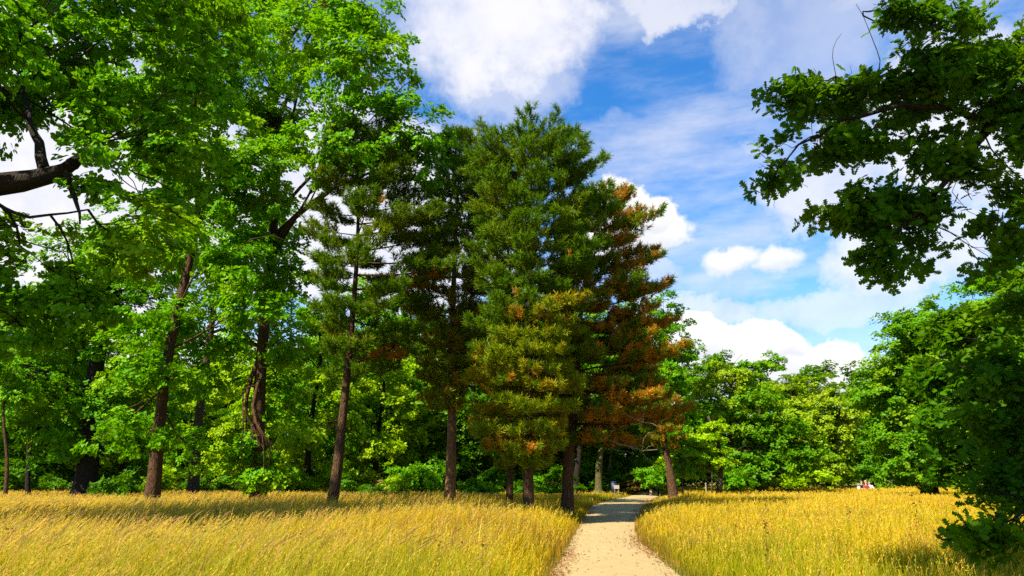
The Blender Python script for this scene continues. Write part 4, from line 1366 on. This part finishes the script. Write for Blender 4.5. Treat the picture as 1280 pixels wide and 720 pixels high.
p, mpp = at(770.5, 604, 56)
x0 = p[0]
r = thing('information_board', 'small cream panel on two short posts left of the reddish bush', 'sign', (x0, 56, 0))
bm = bmesh.new(); box(bm, (0, 0, 0.72), (0.44, 0.035, 0.30), 0.008); bm_obj('panel', bm, white, r)
for sx in (-0.15, 0.15):
    bm = bmesh.new(); box(bm, (sx, 0.05, 0.42), (0.06, 0.06, 0.9), 0.006); bm_obj('post', bm, timber, r)
p, mpp = at(767, 600, 57.5)
r = thing('litter_bin', 'dark blue litter bin just behind the small cream panel', 'bin', (p[0], 57.5, 0))
bm = bmesh.new(); cyl(bm, (0, 0, 0.62), 0.21, 0.25, 0.9, 20); bm_obj('drum', bm, navy, r, True)
bm = bmesh.new(); cyl(bm, (0, 0, 1.10), 0.27, 0.27, 0.06, 20); cyl(bm, (0, 0, 1.155), 0.25, 0.12, 0.05, 20); bm_obj('lid', bm, navy, r)
bm = bmesh.new(); cyl(bm, (0, 0, 0.08), 0.05, 0.05, 0.3, 10); bm_obj('foot', bm, timber, r)
p, mpp = at(813, 605, 57)
r = thing('marker_stone', 'pale upright marker stone at the right edge of the path bend', 'stone', (p[0], 57, 0))
bm = bmesh.new(); box(bm, (0, 0, 0.27), (0.24, 0.20, 0.62), 0.05); bmesh.ops.subdivide_edges(bm, edges=bm.edges[:], cuts=2, use_grid_fill=True)
for v in bm.verts:
    v.co += Vector((mnoise.noise(v.co * 4), mnoise.noise(v.co * 4 + Vector((9, 0, 0))), 0)) * 0.03
    v.co.x *= 1 - 0.15 * v.co.z; v.co.y *= 1 - 0.15 * v.co.z
bm_obj('boulder', bm, stone, r, True)
r = thing('stake', 'thin pale wooden stake in the grass left of the flat layered small tree', 'post', (at(882, 604, 50)[0][0], 50, 0))
bm = bmesh.new(); box(bm, (0, 0, 0.5), (0.07, 0.07, 1.1), 0.01); bm_obj('shaft', bm, stone, r)
bm = bmesh.new(); box(bm, (0, 0, 1.08), (0.09, 0.09, 0.06), 0.01); bm_obj('cap', bm, white, r)

# pink flowering shrub in the shade behind the bare-stemmed pine
pinkm = leaf_mat('pink_petal', (0.55, 0.12, 0.20), (0.70, 0.20, 0.28), (0.6, 0.16, 0.22))
px_ = at(478, 602, 42)[0][0]
fl = broadleaf('flowering_shrub', 'small shrub with a few pink flowers right of the bare-stemmed pine foot', 'shrub', [(px_, 42, -.1), (px_ + .05, 42, 0.4), (px_, 42, 0.9)], 0.04,
               [((px_, 42, 0.75), (0.8, 0.6, 0.45))], M['beech'], M['bark_dark'], rc=0.35, per=60, size=0.11, k=1.2)
cen = np.array([0, 0, 0.85]) + norm(rng.normal(size=(14, 3))) * np.array([0.8, 0.65, 0.5])
v, l, z = clump_leaves(cen, np.full(14, 0.05), 14, 0.07, norm(cen - [0, 0, .6]), WIDE)
link_mesh('blossom', v, l, z, pinkm, fl)


# --- people sitting at the far end of the meadow
def skin_mesh(name, pts, edges, mat, parent):
    """One continuous surface grown round a skeleton: pts (x, y, z, radius)."""
    me = bpy.data.meshes.new(name)
    me.from_pydata([p[:3] for p in pts], edges, [])
    o = bpy.data.objects.new(name, me)
    C.objects.link(o)
    o.parent = parent
    md = o.modifiers.new('skin', 'SKIN')
    for i, p in enumerate(pts):
        sv = me.skin_vertices[0].data[i]
        sv.radius = (p[3], p[3])
        sv.use_root = (i == 0)
    sb = o.modifiers.new('sub', 'SUBSURF')
    sb.levels = sb.render_levels = 2
    me.materials.append(mat)
    return o


skin_m = plain_mat('skin', (0.50, 0.29, 0.19), 0.6, 0.08)
hair_m = plain_mat('dark_hair', (0.03, 0.02, 0.012), 0.6, 0.2)
fair_m = plain_mat('fair_hair', (0.30, 0.20, 0.09), 0.6, 0.2)
jean_m = plain_mat('blue_denim', (0.04, 0.06, 0.12), 0.85, 0.2)
dark_m = plain_mat('black_cloth', (0.012, 0.012, 0.016), 0.85, 0.2)
red_m = plain_mat('red_cloth', (0.30, 0.03, 0.025), 0.85, 0.1)
cream_m = plain_mat('white_cloth', (0.55, 0.53, 0.49), 0.85, 0.05)


def sitter(px, Yd, rz, label, top, leg, hair, s=1.0):
    x = at(px, 600, Yd)[0][0]
    r = thing('person', label, 'person', (x, Yd, 0.0), 'people sitting at the end of the meadow')
    r.rotation_euler = (0, 0, rz)
    r.scale = (s, s, s)
    # facing -y, legs crossed in front, hands resting on the knees
    P = [(0, 0, 0.14, .13), (0, 0.01, 0.32, .125), (0, 0.0, 0.50, .14), (0, 0.0, 0.60, .075), (0, -0.01, 0.68, .055), (0, -0.02, 0.76, .088), (0, -0.025, 0.85, .095), (0, -0.02, 0.92, .06)]
    E = [(i, i + 1) for i in range(7)]
    for sx in (-1, 1):
        b = len(P)
        P += [(sx * .10, -0.02, 0.14, .085), (sx * .30, -0.30, 0.20, .062), (sx * -.02, -0.42 - 0.06 * sx, 0.09, .045), (sx * -.12, -0.44 - 0.06 * sx, 0.07, .035)]
        E += [(0, b), (b, b + 1), (b + 1, b + 2), (b + 2, b + 3)]
        a = len(P)
        P += [(sx * .19, 0.0, 0.54, .055), (sx * .26, -0.06, 0.34, .043), (sx * .26, -0.26, 0.27, .035), (sx * .25, -0.33, 0.25, .028), (sx * .24, -0.39, 0.235, .018)]
        E += [(2, a), (a, a + 1), (a + 1, a + 2), (a + 2, a + 3), (a + 3, a + 4)]
    skin_mesh('body', P, E, skin_m, r)
    T = [(0, 0, 0.16, .145), (0, 0.01, 0.32, .14), (0, 0.0, 0.50, .155), (0, 0.0, 0.59, .09)]
    TE = [(0, 1), (1, 2), (2, 3)]
    for sx in (-1, 1):
        a = len(T)
        T += [(sx * .19, 0.0, 0.54, .068), (sx * .26, -0.06, 0.35, .055), (sx * .26, -0.14, 0.31, .05)]
        TE += [(2, a), (a, a + 1), (a + 1, a + 2)]
    skin_mesh('shirt', T, TE, top, r)
    Q, QE = [(0, 0, 0.13, .14)], []
    for sx in (-1, 1):
        a = len(Q)
        Q += [(sx * .10, -0.02, 0.14, .095), (sx * .30, -0.30, 0.20, .072), (sx * .02, -0.42 - 0.06 * sx, 0.09, .055)]
        QE += [(0, a), (a, a + 1), (a + 1, a + 2)]
    skin_mesh('trousers', Q, QE, leg, r)
    bm = bmesh.new()
    bmesh.ops.create_uvsphere(bm, u_segments=16, v_segments=10, radius=0.112)
    for v in bm.verts:
        if v.co.z < 0 and v.co.y < 0.02:
            v.co *= 0.8
        v.co = Vector((v.co.x * 0.95, v.co.y * 1.05 + 0.005, v.co.z * 1.05 + 0.875))
    bm_obj('hair', bm, hair, r, True)
    return r


sitter(1076, 68, 0.5, 'person in dark clothes sitting at the left of the distant group', dark_m, dark_m, hair_m, 1.22)
sitter(1081.5, 67, 0.1, 'person in a red top sitting in the middle of the distant group', red_m, dark_m, fair_m, 1.2)
sitter(1086, 68, -0.5, 'person in a white shirt sitting at the right of the distant group', cream_m, jean_m, hair_m, 1.18)
bag = thing('bag', 'small white bag on the grass left of the seated person in dark clothes', 'bag', (at(1072.8, 604, 67)[0][0], 67, 0))
bm = bmesh.new(); box(bm, (0, 0, 0.30), (0.26, 0.2, 0.60), 0.05); bm_obj('sack', bm, cream_m, bag, True)
tb = Tubes(); tb.add(curve((-0.1, 0, 0.6), (0.1, 0, 0.6), 9, up=1.0), np.full(9, 0.015), 6); tb.build('handle', cream_m, bag)
